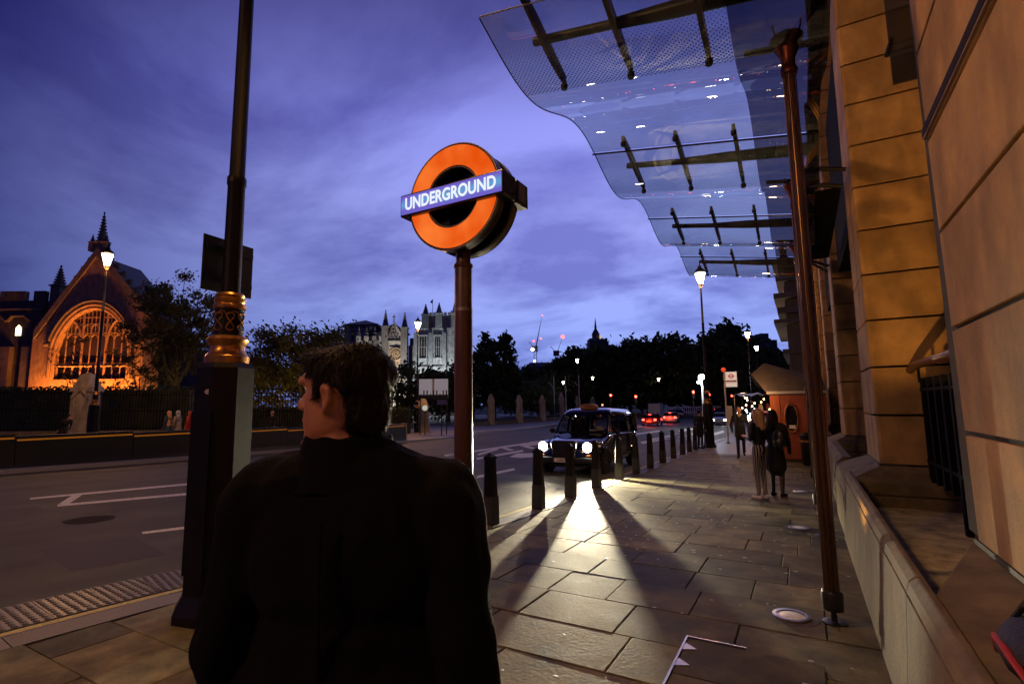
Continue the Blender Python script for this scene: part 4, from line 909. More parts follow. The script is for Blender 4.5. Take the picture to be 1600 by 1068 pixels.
MB().tube([(-.07, -.05, 1.57), (-.035, -.12, 1.50), (0, -.15, 1.45), (.035, -.12, 1.50), (.07, -.05, 1.57)], .014, 6).build('collar_band', mat('pale_shirt', (.6, .52, .42), .7), sm_, True)
person('dark figure leaning against the far lamp post', G(1094, 700)+Vector((.05, -.2, 0)), R(150), 1.72, blkcl, blkcl, blkcl, hairD, coat=.7, lean=.06, group='pedestrians')
gl_ = 'passers-by on the far pavement'
blueM = mat('blue_coat', (.03, .07, .12), .8); grM = mat('grey_padded_coat', (.30, .28, .24), .8, var=.2, vs=9); redC = mat('red_coat', (.42, .03, .018), .8)
person('woman in blue coat with tan shoulder bag walking behind the barrier', base_at(263, 660, 28.5), R(-65), 1.76, blueM, blkcl, blkcl, blondM, stride=.1, hair='long', coat=.75, voxel=.024, group=gl_)
bb = thing('handbag', 'tan shoulder bag hanging at the side of the woman in blue', 'bag', base_at(266, 660, 28.2)+Vector((0, 0, .95)), R(-60))
MB().frust(0, 0, 0, .32, .20, .08, .15, .05).build('bag_body', mat('tan_leather', (.42, .24, .13), .6), bb, bevel=.02); MB().tube([(-.13, 0, .32), (-.06, 0, .6), (.06, 0, .6), (.13, 0, .32)], .012, 6).build('strap', MC['tan_leather'], bb)
person('person in grey hooded padded coat walking behind the barrier', base_at(277, 660, 28.6), R(-60), 1.75, grM, blkcl, blkcl, mat('pale_hood', (.36, .40, .46), .8), stride=.1, hair='hood', coat=.75, voxel=.024, fat=1.1, group=gl_)
person('person in bright red coat with red hair beside the nearest lamp post', base_at(296, 660, 28.6), R(-55), 1.74, redC, blkcl, blkcl, mat('red_hair', (.30, .03, .015), .6), stride=.1, hair='long', coat=.7, voxel=.024, group=gl_)
person('person in dark clothes with pale hands by the dark hedge', base_at(425, 660, 31), R(20), 1.74, blkcl, blkcl, blkcl, mat('fair_hair', (.4, .3, .2), .6), coat=.75, voxel=.024, group=gl_)
person('dark figure stooping forward near the carved gate pier', base_at(98, 668, 27), R(95), 1.55, blkcl, blkcl, blkcl, hairD, coat=.7, lean=.75, voxel=.026, fat=1.25, group=gl_)
person('cab driver in dark jacket and white shirt behind the windscreen', tx.location+Vector((-.38, 2.02, .10)), R(0), 1.50, blkcl, blkcl, blkcl, hairD, voxel=.02, sit=True)
# ---- the man in front, seen from behind, head turned to his left
man = thing('person', 'man in long black coat walking away close in front, head turned sideways', 'person', (-.885, .85, gz(.85)), R(180+24))
pr = []
C_ = lambda a, b, ra, rb, m: pr.append(('c', a, b, ra, rb, m)); E_ = lambda c, r, m: pr.append(('e', c, r, m))
trou = mat('black_trousers', (.010, .010, .011), .85)
for s, f in ((-1, -.16), (1, .20)):
    kn = (s*.10, f*.4-.06, .49); an = (s*.095, f, .10+(.05 if f > 0 else 0))
    C_((s*.095, 0, .90), kn, .095, .065, trou); C_(kn, an, .062, .046, trou); C_((an[0], an[1]+.04, an[2]-.05), (an[0]*1.2, an[1]-.17, an[2]-.065), .046, .037, leatherM)
    wr = (s*.292, -.10*s*.6-.05, .87); d = Vector((0, -.12, -1)).normalized(); hp = Vector(wr)+d*.07
    C_(wr, tuple(hp), .028, .034, skinM); E_(tuple(hp+d*.02), (.020, .042, .048), skinM)
    for q in range(4):
        st_ = hp+d*.05+Vector((0, (q-1.5)*.021, 0)); mid = st_+d*.035+Vector((-s*.006, 0, 0)); en = mid+d*(.036-.006*abs(q-1.3))+Vector((-s*.022, -.004, 0))
        C_(tuple(st_), tuple(mid), .0098, .009, skinM); C_(tuple(mid), tuple(en), .009, .0075, skinM)
    tb = hp+Vector((-s*.006, -.036, 0)); C_(tuple(tb), tuple(tb+d*.05+Vector((-s*.012, -.022, 0))), .012, .009, skinM)
E_((0, 0, .97), (.165, .12, .13), trou); E_((0, 0, 1.2), (.16, .115, .2), trou); C_((-.14, 0, 1.43), (.14, 0, 1.43), .06, .06, trou)
LV = Matrix.Rotation(R(-204), 4, 'Z') @ (-r0)
HT = Matrix.Translation(Vector((0, -.02, 1.50))+LV*.035) @ Matrix.Rotation(R(78), 4, 'Z')
hd = lambda x, y, z: tuple(HT @ Vector((x, y, z)))
pr += [('c', (0, .0, 1.42), tuple(Vector((0, -.02, 1.54))+LV*.035), .064, .060, skinM)]
lv_ = [(.000, -.088, -.040, .020), (.012, -.099, -.020, .036), (.030, -.099, .018, .051), (.050, -.094, .050, .061), (.075, -.098, .076, .067), (.100, -.095, .089, .071), (.125, -.093, .097, .0745), (.145, -.086, .100, .0745), (.165, -.096, .102, .0745), (.190, -.092, .100, .074), (.212, -.076, .088, .065), (.227, -.050, .062, .047), (.236, -.018, .030, .018)]
def hring(z, yf, yb, hw):
    out_ = []
    for k in range(24):
        a_ = 2*math.pi*k/24; cx_, sy_ = math.cos(a_), math.sin(a_); p_ = .82
        out_.append(hd(hw*math.copysign(abs(cx_)**p_, cx_), (yf+yb)/2+(yb-yf)/2*math.copysign(abs(sy_)**.9, sy_), z+.012))
    return out_
pr.append(('m', hd(0, 0, .14), (.085, .10, .12), [hring(*q_) for q_ in lv_], skinM))
hc = lambda a_, b_, ra, rb: pr.append(('c', hd(*a_), hd(*b_), ra, rb, skinM))
hc((0, -.094, .160), (0, -.121, .120), .008, .012); hc((0, -.116, .118), (0, -.104, .112), .013, .010); hc((-.011, -.106, .116), (.011, -.106, .116), .008, .008)
hc((-.018, -.097, .086), (.018, -.097, .086), .008, .008); hc((-.015, -.096, .072), (.015, -.096, .072), .009, .009); hc((-.014, -.094, .030), (.014, -.094, .030), .014, .014)
hc((-.045, -.084, .176), (.045, -.084, .176), .012, .012)
for s in (-1, 1):
    ep = [(.074, -.008, .150), (.088, .004, .160), (.092, .020, .154), (.089, .022, .134), (.083, .010, .116), (.077, .000, .106)]
    for p_, q_ in zip(ep, ep[1:]): hc((s*p_[0], *p_[1:]), (s*q_[0], *q_[1:]), .0072, .0072)
    hc((s*.075, .004, .118), (s*.076, .008, .146), .009, .010)
blob('body', pr, man, .0055, 3)
for s in (-1, 1): MB().ell(hd(s*.032, -.074, .156), .0120, .0120, .0105, 12, 8).build('eye', mat('eye_white', (.6, .58, .55), .2), man, True)
hq = lambda a_, b_, ra, rb: ('c', hd(*a_), hd(*b_), ra, rb, hairD)
hp = [hq((0, -.030, .196), (0, .040, .190), .064, .070), hq((-.030, -.020, .200), (-.030, .050, .190), .054, .058), hq((.030, -.020, .200), (.030, .050, .190), .054, .058), hq((-.035, -.070, .226), (.035, -.070, .226), .022, .022),
      hq((0, .050, .165), (0, .066, .090), .058, .044), hq((-.034, .046, .165), (-.034, .060, .090), .046, .032), hq((.034, .046, .165), (.034, .060, .090), .046, .032), hq((-.058, .0, .190), (-.058, .05, .170), .026, .028), hq((.058, .0, .190), (.058, .05, .170), .026, .028),
      hq((-.068, -.022, .185), (-.073, -.018, .140), .014, .008), hq((.068, -.022, .185), (.073, -.018, .140), .014, .008)]
blob('hair', hp, man, .006, 2, wrinkle=.007, ws=45)
hr = [o_ for o_ in man.children if o_.name.startswith('hair')][0]; q = random.Random(5); vs = []; fs = []; hm = hr.data; crown = Vector(hd(0, .03, .24))
for i in range(9000):
    v = hm.vertices[q.randrange(len(hm.vertices))]; n_ = v.normal; p = v.co.copy(); d = (p-crown); d = (d-n_*d.dot(n_))
    d = (d.normalized() if d.length > .004 else n_.orthogonal())+Vector((q.gauss(0, .22), q.gauss(0, .22), q.gauss(0, .15)-.2)); d = (d-n_*d.dot(n_)*.9).normalized(); sd = d.cross(n_).normalized()*.0008; ln = q.uniform(.012, .030); o_ = len(vs)
    a = p-n_*.002; b_2 = p+d*ln*.5+n_*q.uniform(.001, .004); c = p+d*ln+n_*q.uniform(-.001, .005)
    vs += [tuple(a-sd), tuple(a+sd), tuple(b_2+sd*.8), tuple(b_2-sd*.8), tuple(c)]; fs += [(o_, o_+1, o_+2, o_+3), (o_+3, o_+2, o_+4)]
me = bpy.data.meshes.new('hair_strands'); me.from_pydata(vs, [], fs); me.materials.append(hairD); o_ = bpy.data.objects.new('hair_strands', me); col.objects.link(o_); o_.parent = hr; o_['kind'] = 'stuff'
coatM = mat('black_wool_coat', (.0038, .0042, .0048), .95, spec=.15, var=.3, vs=12, bump=.35, bs=220)
cp = [('e', (0, .01, 1.30), (.222, .150, .20), coatM), ('c', (-.185, .01, 1.425), (0, .01, 1.455), .082, .095, coatM), ('c', (0, .01, 1.455), (.185, .01, 1.425), .095, .082, coatM), ('e', (0, .005, 1.10), (.215, .15, .22), coatM), ('c', (-.06, 0, 1.0), (-.08, .01, .62), .19, .20, coatM), ('c', (.06, 0, 1.0), (.08, .01, .62), .19, .20, coatM)]
for s in (-1, 1):
    cp += [('c', (s*.200, .01, 1.405), (s*.262, .045, 1.14), .086, .068, coatM), ('c', (s*.262, .045, 1.14), (s*.288, -.05*s*.6-.03, .885), .066, .054, coatM)]
blob('coat', cp, man, .009, 3, wrinkle=.017, ws=10)
b = MB(); rings = []
for z, rx, ry in ((1.43, .125, .115), (1.47, .100, .098), (1.525, .088, .090), (1.555, .092, .094), (1.55, .098, .100), (1.50, .108, .108), (1.44, .135, .125)):
    rings.append([(rx*math.cos(2*math.pi*k/36), -.01+ry*math.sin(2*math.pi*k/36)-(.02 if math.sin(2*math.pi*k/36) < -.6 else 0), z-(.045 if math.sin(2*math.pi*k/36) < -.7 else 0)+.004*math.sin(k*1.7)) for k in range(36)])
o = b.loft(rings, cap=False).build('coat_collar', coatM, man, True, loc=LV*.022); o.modifiers.new('s', 'SUBSURF').render_levels = 1
MB().tube([(0, .163, 1.40), (0, .168, 1.30), (0, .16, 1.15), (0, .165, .95), (0, .20, .6)], .004, 5).build('back_seam', coatM, man, True)

# ================================================================== kiosk, bin, bus stop
woodM = mat('red_brown_boards', (.27, .052, .017), .5, var=.3, vs=9, stretch=(1, 1, 6), bump=.25, bs=30, rand=.14)
canvM = mat('brown_canvas', (.12, .09, .07), .85, var=.2, vs=4, bump=.2, bs=20)
ks = thing('kiosk', 'red-brown boarded kiosk with oval window and peaked canvas roof', 'kiosk', (-.98, 19.4, gz(19.6)))
KW, KD, KH = 1.62, 3.6, 2.28
for k in range(19):      # boards of the end wall, left out where the oval window is
    z0, z1 = .10+k*.115, .10+(k+1)*.115-.006; zc = (z0+z1)/2; cx, czz, rx, rz_ = .60, 1.42, .17, .45
    d = 1-((zc-czz)/rz_)**2
    spans = [(.30, KW)] if d <= 0 else [(.30, cx-rx*math.sqrt(d)), (cx+rx*math.sqrt(d), KW)]
    for a, c in spans:
        if c-a > .01: MB().box(a, c, 0, .03, z0, z1).build('board', woodM, ks)
    MB().box(-.03, .0, 1.2, KD, z0, z1).build('board', woodM, ks) if k < 8 else None
MB().box(0, .285, -.012, .03, .10, KH).build('door', mat('orange_boards', (.34, .085, .025), .45, var=.25, vs=9, stretch=(1, 1, .4)), ks)
MB().ell((.25, -.035, 1.08), .018, .025, .018, 8, 6).build('door_handle', steelM, ks, True)
MB().tube([(.60+.19*math.cos(R(a)), -.012, 1.42+.47*math.sin(R(a))) for a in range(0, 360, 12)], .028, 8, True).build('window_frame', mat('orange_trim', (.28, .09, .03), .4), ks, True)
_b = MB(); _b.add([(.60+.18*math.cos(R(a)), .012, 1.42+.46*math.sin(R(a))) for a in range(0, 360, 12)], [tuple(range(30))]); _b.build('window_pane', mat('kiosk_dark_glass', (.012, .01, .01), .08), ks)
MB().box(.52, .70, -.004, .004, 1.08, 1.19).build('notice', mat('white_notice', (.65, .62, .58), .6), ks)
MB().box(.02, KW, .04, KD, 0, .10).build('skid', jointM, ks); MB().box(KW-.03, KW, .03, KD, .1, KH).build('rear_wall', woodM, ks); MB().box(.0, KW, KD-.03, KD, .1, KH).build('far_wall', woodM, ks)
MB().box(0, KW, .031, .05, .1, KH).build('wall_lining', jointM, ks)
MB().box(-.06, KW, -.04, .06, KH-.10, KH).build('eave_rail', darkM, ks); MB().box(-.02, .02, 1.15, 1.22, .1, KH).build('corner_post', woodM, ks); MB().box(-.02, .02, KD-.07, KD, .1, KH).build('corner_post', woodM, ks)
# peaked canvas
apx = (-.12, .35, 3.30); vs = [(-.08, -.06, KH-.02), (KW+.05, -.06, KH+.05), (KW+.05, KD, KH+.05), (-.10, KD, KH), apx, (-.55, .25, 2.92), (-.62, KD*.8, 2.6), (KW, KD*.5, 2.75)]
_b = MB().add(vs, [(0, 1, 4), (1, 7, 4), (1, 2, 7), (2, 4, 7), (0, 4, 5), (4, 2, 6, 5), (2, 3, 6)]); o = _b.build('canvas_roof', canvM, ks); sm = o.modifiers.new('so', 'SOLIDIFY'); sm.thickness = .012
MB().box(-.08, KW+.04, -.075, -.06, KH-.06, KH+.03).build('canvas_valance', mat('pale_canvas', (.42, .36, .32), .8), ks)
_b = MB(); n = 12
for j in range(n+1): x = -1.15+1.15*j/n; _b.v += [(x, .35, 2.20+.05*math.sin(j*1.9)), (x, 3.0, 2.28+.05*math.sin(j*1.3))]
_b.f = [(2*j, 2*j+2, 2*j+3, 2*j+1) for j in range(n)]; _b.build('awning_sheet', mat('plastic_sheet', (.45, .45, .45), .25), ks)
for y in (.35, 3.0): MB().cone((-1.15, y, 0), (-1.15, y, 2.2), .022, n=8).build('awning_pole', darkM, ks)
MB().box(-.55, 0, .5, 3.2, .75, .80).build('counter', woodM, ks)
bulbM = mat('warm_bulb', (1, .7, .4), .3, emit=(1, .55, .22), es=16); bulbW = mat('cool_bulb', (1, 1, 1), .3, emit=(.85, .92, 1), es=14)
for k in range(34):
    x, y, z = rnd.uniform(-1.05, -.02), rnd.uniform(.35, 3.1), rnd.uniform(1.25, 2.12)
    MB().ell((x, y, z), .022, .022, .03, 8, 6).build('fairy_bulb', bulbM if rnd.random() < .6 else bulbW, ks, True)
gdM = [mat('goods_red', (.4, .03, .03), .5), mat('goods_gold', (.4, .25, .05), .4), mat('goods_white', (.6, .58, .55), .5), mat('goods_blue', (.04, .08, .3), .5), mat('goods_dark', (.03, .03, .03), .5)]
for k in range(46):
    x, y, z = rnd.uniform(-.52, -.04), rnd.uniform(.5, 3.15), rnd.choice((.80, .80, 1.25, 1.62)); q = rnd.uniform(.04, .10); hh = rnd.uniform(.08, .26)
    g_ = MB().frust(0, 0, 0, hh, q, q*.8, q*.7, q*.6).frust(0, 0, hh, hh+.03, q*.4, q*.3, q*.3, q*.2)
    g_.build('souvenir', gdM[k % 5], ks, loc=(x, y, z))
for z in (1.23, 1.60): MB().box(-.55, 0, .5, 3.2, z-.02, z).build('shelf', woodM, ks)
light('kiosk_wall_fill', 'POINT', ks, (-.55, -.55, 2.15), 48, (1, .56, .26), .12)  # point light without a fitting, added in front to brighten the boarded wall
bn = thing('litter_bin', 'black rounded litter bin beside the boarded kiosk', 'bin', (.06, 18.4, gz(18.4)))
MB().lathe([(.21, 0), (.23, .05), (.23, .82), (.25, .84), (.25, .90), (.17, .98), (.05, 1.0)], 20).build('bin_body', blackM, bn, True); MB().lathe([(.235, .70), (.236, .73), (.235, .76)], 20).build('gilt_band', goldM, bn, True)
bs = thing('bus_stop', 'white bus stop flag with red roundel on a slim pole beyond the bollards', 'bus stop', (-3.60, 29.5, gz(29.5)))
MB().cone((0, 0, 0), (0, 0, 3.75), .045, n=12).build('pole', mat('pale_grey_pole', (.5, .5, .5), .5), bs, True)
fl = MB().box(.06, .62, -.025, .025, 2.95, 3.75).build('flag', mat('lit_white_panel', (.75, .73, .7), .5, emit=(1, .92, .85), es=.35), bs, bevel=.01)
rp = mat('roundel_red', (.5, .03, .02), .5, emit=(.7, .05, .02), es=.25)
_b = MB(); _n = 32; _b.loft([[(.34+r*math.cos(2*math.pi*k/_n), yy, 3.52+r*math.sin(2*math.pi*k/_n)) for k in range(_n)] for r, yy in ((.085, -.028), (.13, -.028), (.13, -.026))], cap=False).build('roundel', rp, fl)
MB().box(.18, .50, -.032, -.026, 3.495, 3.545).build('roundel_bar', rp, fl); MB().box(.08, .60, -.030, -.026, 3.22, 3.30).build('stop_strip', mat('strip_red', (.4, .12, .08), .5), fl)
MB().box(.08, .60, -.030, -.026, 3.17, 3.19).build('stop_strip', MC['strip_red'], fl)
MB().ell((-.02, 0, 3.88), .12, .06, .12, 14, 8).build('top_finial', mat('finial_red', (.5, .05, .03), .4, emit=(1, .08, .03), es=.6), bs, True)
MB().box(-.02, .30, -.05, .0, .95, 1.95).build('timetable_case', mat('timetable', (.5, .48, .44), .5), bs, bevel=.01)
MB().lathe([(.10, 0), (.10, .03), (.06, .05)], 16).build('foot', darkM, bs)

# ================================================================== traffic signals, signs, flagpoles
def signal(u, v, D, label, zoff=0, h=None, m=redE):
    b_ = base_at(u, v, D); z = P(u, v, D).z-b_.z
    t = thing('traffic_light', label, 'traffic light', b_, YAW, 'traffic lights at the junction')
    MB().cone((0, .10, 0), (0, .10, z+.25), .055, n=10).build('pole', darkM, t, True)
    hd_ = MB().box(-.16, .16, -.10, .06, z-.72, z+.20).build('signal_head', darkM, t, bevel=.03)
    for k in range(3):
        zz = z-.28*k; b = MB(); b.M = Matrix.Translation((0, -.10, zz)) @ Matrix.Rotation(R(90), 4, 'X')
        b.lathe([(.13, 0), (.12, .012), (.07, .03), (.01, .04)], 16); b.build('lens', m if k == 0 else mat('unlit_lens', (.02, .025, .02), .2), hd_, True)
        MB().tube([(.115*math.cos(R(a)), -.16, zz+.115*math.sin(R(a))) for a in range(0, 181, 20)], .012, 5).build('hood', darkM, hd_)
for a in ((954, 617, 62, 'red traffic light above the cab roof, nearest the railings'), (993, 619, 58, 'red traffic light beside the white box van'), (1083, 612, 56, 'red traffic light beside the tall white floodlight'), (1108, 616, 70, 'small red traffic light behind the far lamp post'),
          (941, 632, 80, 'low red traffic light half hidden by railings'), (1143, 618, 74, 'red traffic light behind the bus stop flag'), (957, 640, 66, 'lowest red signal just above the cab roof')): signal(*a)
ft = base_at(1096, 590, 52); zt = P(1096, 590, 52).z-ft.z
t = thing('floodlight_mast', 'tall white mast with dazzling cool floodlight at the junction', 'floodlight', ft, YAW)
MB().cone((0, 0, 0), (0, 0, zt), .10, .09, 12).build('mast', mat('white_mast', (.7, .72, .72), .4), t, True); MB().ell((0, -.1, zt+.1), .34, .2, .22, 14, 8).build('lamp_head', lampW, t, True)
MB().box(-.3, .3, .1, .2, zt-.2, zt+.2).build('housing', darkM, t); MB().ell((-.36, -.1, zt-.45), .15, .1, .14, 10, 6).build('lower_lamp', lampW, t, True)
light('flood_light', 'POINT', t, (0, -.6, zt), 900, (.9, .95, 1), .3)
for i, (u, vt, vb, D) in enumerate(((866, 588, 628, 84), (884, 587, 616, 84), (905, 586, 626, 84))):
    a = P(u, vt, D); c = base_at(u, vb, D)
    t = thing('flagpole', ['leftmost white flagpole with slanted arm behind the railings', 'middle white flagpole with slanted arm', 'white flagpole with slanted arm nearest the cab roof'][i], 'flagpole', c, YAW, 'white flagpoles')
    zt = a.z-c.z; MB().cone((0, 0, 0), (0, 0, zt), .09, .07, 8).build('pole', mat('bare_white_pole', (.55, .55, .55), .5), t, True); MB().cone((0, 0, zt-2.0), (-.7, 0, zt-1.0), .05, n=6).build('slanted_arm', MC['bare_white_pole'], t)
c = base_at(672, 607, 38)
t = thing('event_board', 'white board with dark skyline cut-out beside the lamp before the white tower', 'sign', c, YAW)
x0, z1 = S(655, 592, 38); x1, z0 = S(700, 622, 38); xc = c.dot(r0); x0 -= xc; x1 -= xc; z0 -= c.z; z1 -= c.z
MB().box(x0, x1, -.02, .02, z0, z1).build('panel', mat('white_board', (.55, .55, .57), .5, emit=(.8, .8, .9), es=.16), t)
_b = MB(); _b.box(x0, x1, -.03, -.021, z0, z0+.28)
for k in range(9):
    x = x0+(x1-x0)*(k+.5)/9; _b.box(x-.04, x+.05, -.03, -.021, z0+.28, z0+.34+.3*abs(math.sin(k*2.1)))
_b.build('skyline_print', mat('board_black', (.01, .01, .012), .5), t)
MB().box((x0+x1)/2-.10, (x0+x1)/2+.06, -.026, -.0205, z0+.28, z1).build('light_stripe', mat('board_cream', (.7, .68, .5), .5), t)
for x in (x0+.1, x1-.1): MB().cone((x, .05, 0), (x, .05, z0+.2), .04, n=8).build('leg', darkM, t)
c = base_at(690, 650, 36); t = thing('parking_sign', 'small blue sign plate on a short black pole on the far pavement', 'sign', c, YAW)
zz = P(690, 628, 36).z-c.z; MB().cone((0, .03, 0), (0, .03, zz+.2), .035, n=8).build('pole', darkM, t); MB().box(-.32, .32, -.02, .0, zz-.17, zz+.17).build('plate', mat('blue_plate', (.10, .10, .30), .5), t)
c = base_at(664, 640, 37); t = thing('round_sign', 'small round pale sign behind the lamp on the far pavement', 'sign', c, YAW)
zz = P(664, 637, 37).z-c.z; b = MB(); b.M = Matrix.Translation((0, -.04, zz)) @ Matrix.Rotation(R(90), 4, 'X'); b.lathe([(.20, 0), (.20, .02)], 20); b.build('disc', mat('pale_disc', (.6, .6, .5), .5, emit=(1, 1, .85), es=.4), t); MB().cone((0, 0, 0), (0, 0, zz+.2), .03, n=8).build('pole', darkM, t)

# ================================================================== across the road: barrier, railings, piers
br = thing('security_barrier', 'long low black steel barrier with orange stripe along the far kerb', 'barrier', (0, 0, 0))
y = -6.0; amberM = mat('orange_reflective_strip', (.65, .24, .02), .35, var=.2, vs=3, emit=(1, .36, .02), es=.12); barM = mat('black_barrier', (.008, .008, .009), .45, var=.3, vs=4)  # faint emission in the orange strip stands in for light it throws back
while y < 22.6:
    L_ = min(3.0, 22.75-y)
    g0 = gz(y+L_/2)
    MB().prism_y([(-20.15, g0-.05), (-19.72, g0-.05), (-19.78, g0+.2), (-19.84, g0+1.0), (-20.05, g0+1.0), (-20.1, g0+.2)], y+.01, y+L_-.01).build('barrier_panel', barM, br)
    MB().box(-19.838, -19.826, y+.03, y+L_-.03, g0+.86, g0+.91).build('orange_strip', amberM, br)
    y += 3.0
MB().box(-20.1, -19.78, 22.72, 22.80, gz(22.7), gz(22.7)+1.05).build('end_plate', mat('pale_end_plate', (.4, .38, .33), .5), br)
def railing(pts, h, zp, name, label, plinth=.45, step=.16, parts=True, gap=None):
    t = thing(name, label, 'railing', (0, 0, 0)); b = MB(); pm = MB(); rm = MB()
    for a, c in zip(pts, pts[1:]):
        a = Vector(a); c = Vector(c); d = c-a; n = max(1, int(d.length/step)); dr = d.normalized(); nn = Vector((-dr.y, dr.x))
        for i in range(n):
            p = a+d*(i+.5)/n; z = gz(p.y)+zp
            b.cone((p.x, p.y, z+plinth), (p.x, p.y, z+h), .017, n=4); b.cone((p.x, p.y, z+h), (p.x, p.y, z+h+.14), .035, .004, 4)
        za, zc = gz(a.y)+zp, gz(c.y)+zp
        for hh, r in ((plinth+.12, .03), (h-.12, .03), (h*.62, .022)): rm.cone((a.x, a.y, za+hh), (c.x, c.y, zc+hh), r, n=4)
        w_ = nn*.20; v = []
        for p, z in ((a, za), (c, zc)):
            for s in (-1, 1): v += [(p.x+w_.x*s, p.y+w_.y*s, z-.2), (p.x+w_.x*s, p.y+w_.y*s, z+plinth)]
        pm.add(v, [(0, 4, 5, 1), (2, 3, 7, 6), (1, 5, 7, 3), (0, 1, 3, 2), (4, 6, 7, 5)])
    tag(b.build('railing_bars', ironM, t), kind='stuff'); rm.build('railing_rails', ironM, t); pm.build('railing_plinth', plinthM, t)
    return t
def fw2(u, D): p = P(u, 640, D); return (p.x, p.y)
railing([fw2(-60, 29), fw2(117, 30.5)], 2.95, 0, 'iron_railing', 'tall black railing left of the carved gate pier', plinth=.62)
railing([fw2(148, 30.5), fw2(310, 32), fw2(480, 35), fw2(640, 42)], 2.85, 0, 'iron_railing', 'tall black railing running from the gate pier behind the lamp posts', plinth=.62)
def gpier(u, vt, D, label, w_=.55, carved=True, group=None):
    c = base_at(u, 640, D); zt = P(u, vt, D).z-c.z
    t = thing('gate_pier', label, 'pier', c, YAW+R(8), group); pm = mat('pale_carved_stone', (.34, .30, .23), .75, var=.2, vs=4, bump=.3, bs=14, stain=.35)
    MB().frust(0, 0, 0, .45, w_*1.2, w_*1.2, w_*1.15, w_*1.15).build('pier_foot', pm, t, bevel=.02)
    MB().frust(0, 0, .45, zt*.72, w_, w_, w_*.93, w_*.93).build('pier_shaft', pm, t)
    for s in (-1, 1):
        MB().box(s*w_*.55-.06, s*w_*.55+.06, -w_-.05, -w_+.06, .5, zt*.64).build('shaft_rib', pm, t)
        MB().frust(s*w_*.86, -w_*.86, .45, zt*.62, .09, .09, .08, .08).build('corner_buttress', pm, t)
    MB().prism_y([(-w_*.9, zt*.60), (-w_*.9, zt*.66), (0, zt*.82), (w_*.9, zt*.66), (w_*.9, zt*.60), (0, zt*.74)], -w_-.10, -w_+.05).build('gablet', pm, t)
    MB().frust(0, 0, zt*.72, zt*.78, w_*1.12, w_*1.12, w_*1.12, w_*1.12).build('cornice', pm, t)
    MB().frust(0, 0, zt*.78, zt*.97, w_*.98, w_*.98, w_*.5, w_*.5).build('cap', pm, t); MB().frust(0, 0, zt*.97, zt, w_*.5, w_*.5, .03, .03).build('cap_peak', pm, t)
    return t
gpier(134, 582, 30.5, 'large carved stone gate pier standing behind the lamp before the hall', .52)
gpier(661, 622, 42, 'carved stone pier beside the lamp before the white tower', .45)
names = ['nearest the sign post', 'second from the sign post', 'third from the sign post', 'left of the cab', 'fifth, just behind the cab', 'far behind the cab roof']
prs = [(767, 615, 66), (811, 616, 71), (847, 617, 77), (877, 613, 84), (903, 618, 90), (926, 620, 98)]
for (u, v, D), nm in zip(prs, names): gpier(u, v, D, f'slim carved stone railing pier, {nm}', .42, group='railing piers along the far pavement')
railing([fw2(735, 62)]+[fw2(u, D) for u, v, D in prs]+[fw2(1010, 108)], 2.4, 0, 'iron_railing', 'black railing between the slim stone piers beyond the road', plinth=.5, step=.2)
# white crowd barriers at the junction
for i in range(9):
    u = 1046+i*9.5; c = base_at(u, 645, 100); t = thing('crowd_barrier', f'white crowd barrier at the junction, number {["one","two","three","four","five","six","seven","eight","nine"][i]} from the cars', 'barrier', c, YAW+R(5), 'white barriers across the junction')
    wm = mat('white_barrier', (.7, .72, .72), .5); MB().box(-.62, .62, -.05, .05, 1.5, 1.75).build('top_panel', wm, t)
    for x in (-.58, -.2, .2, .58): MB().box(x-.04, x+.04, -.04, .04, 0, 1.5).build('post', wm, t)
    MB().box(-.60, .60, -.03, .03, .5, .8).build('low_panel', wm, t)

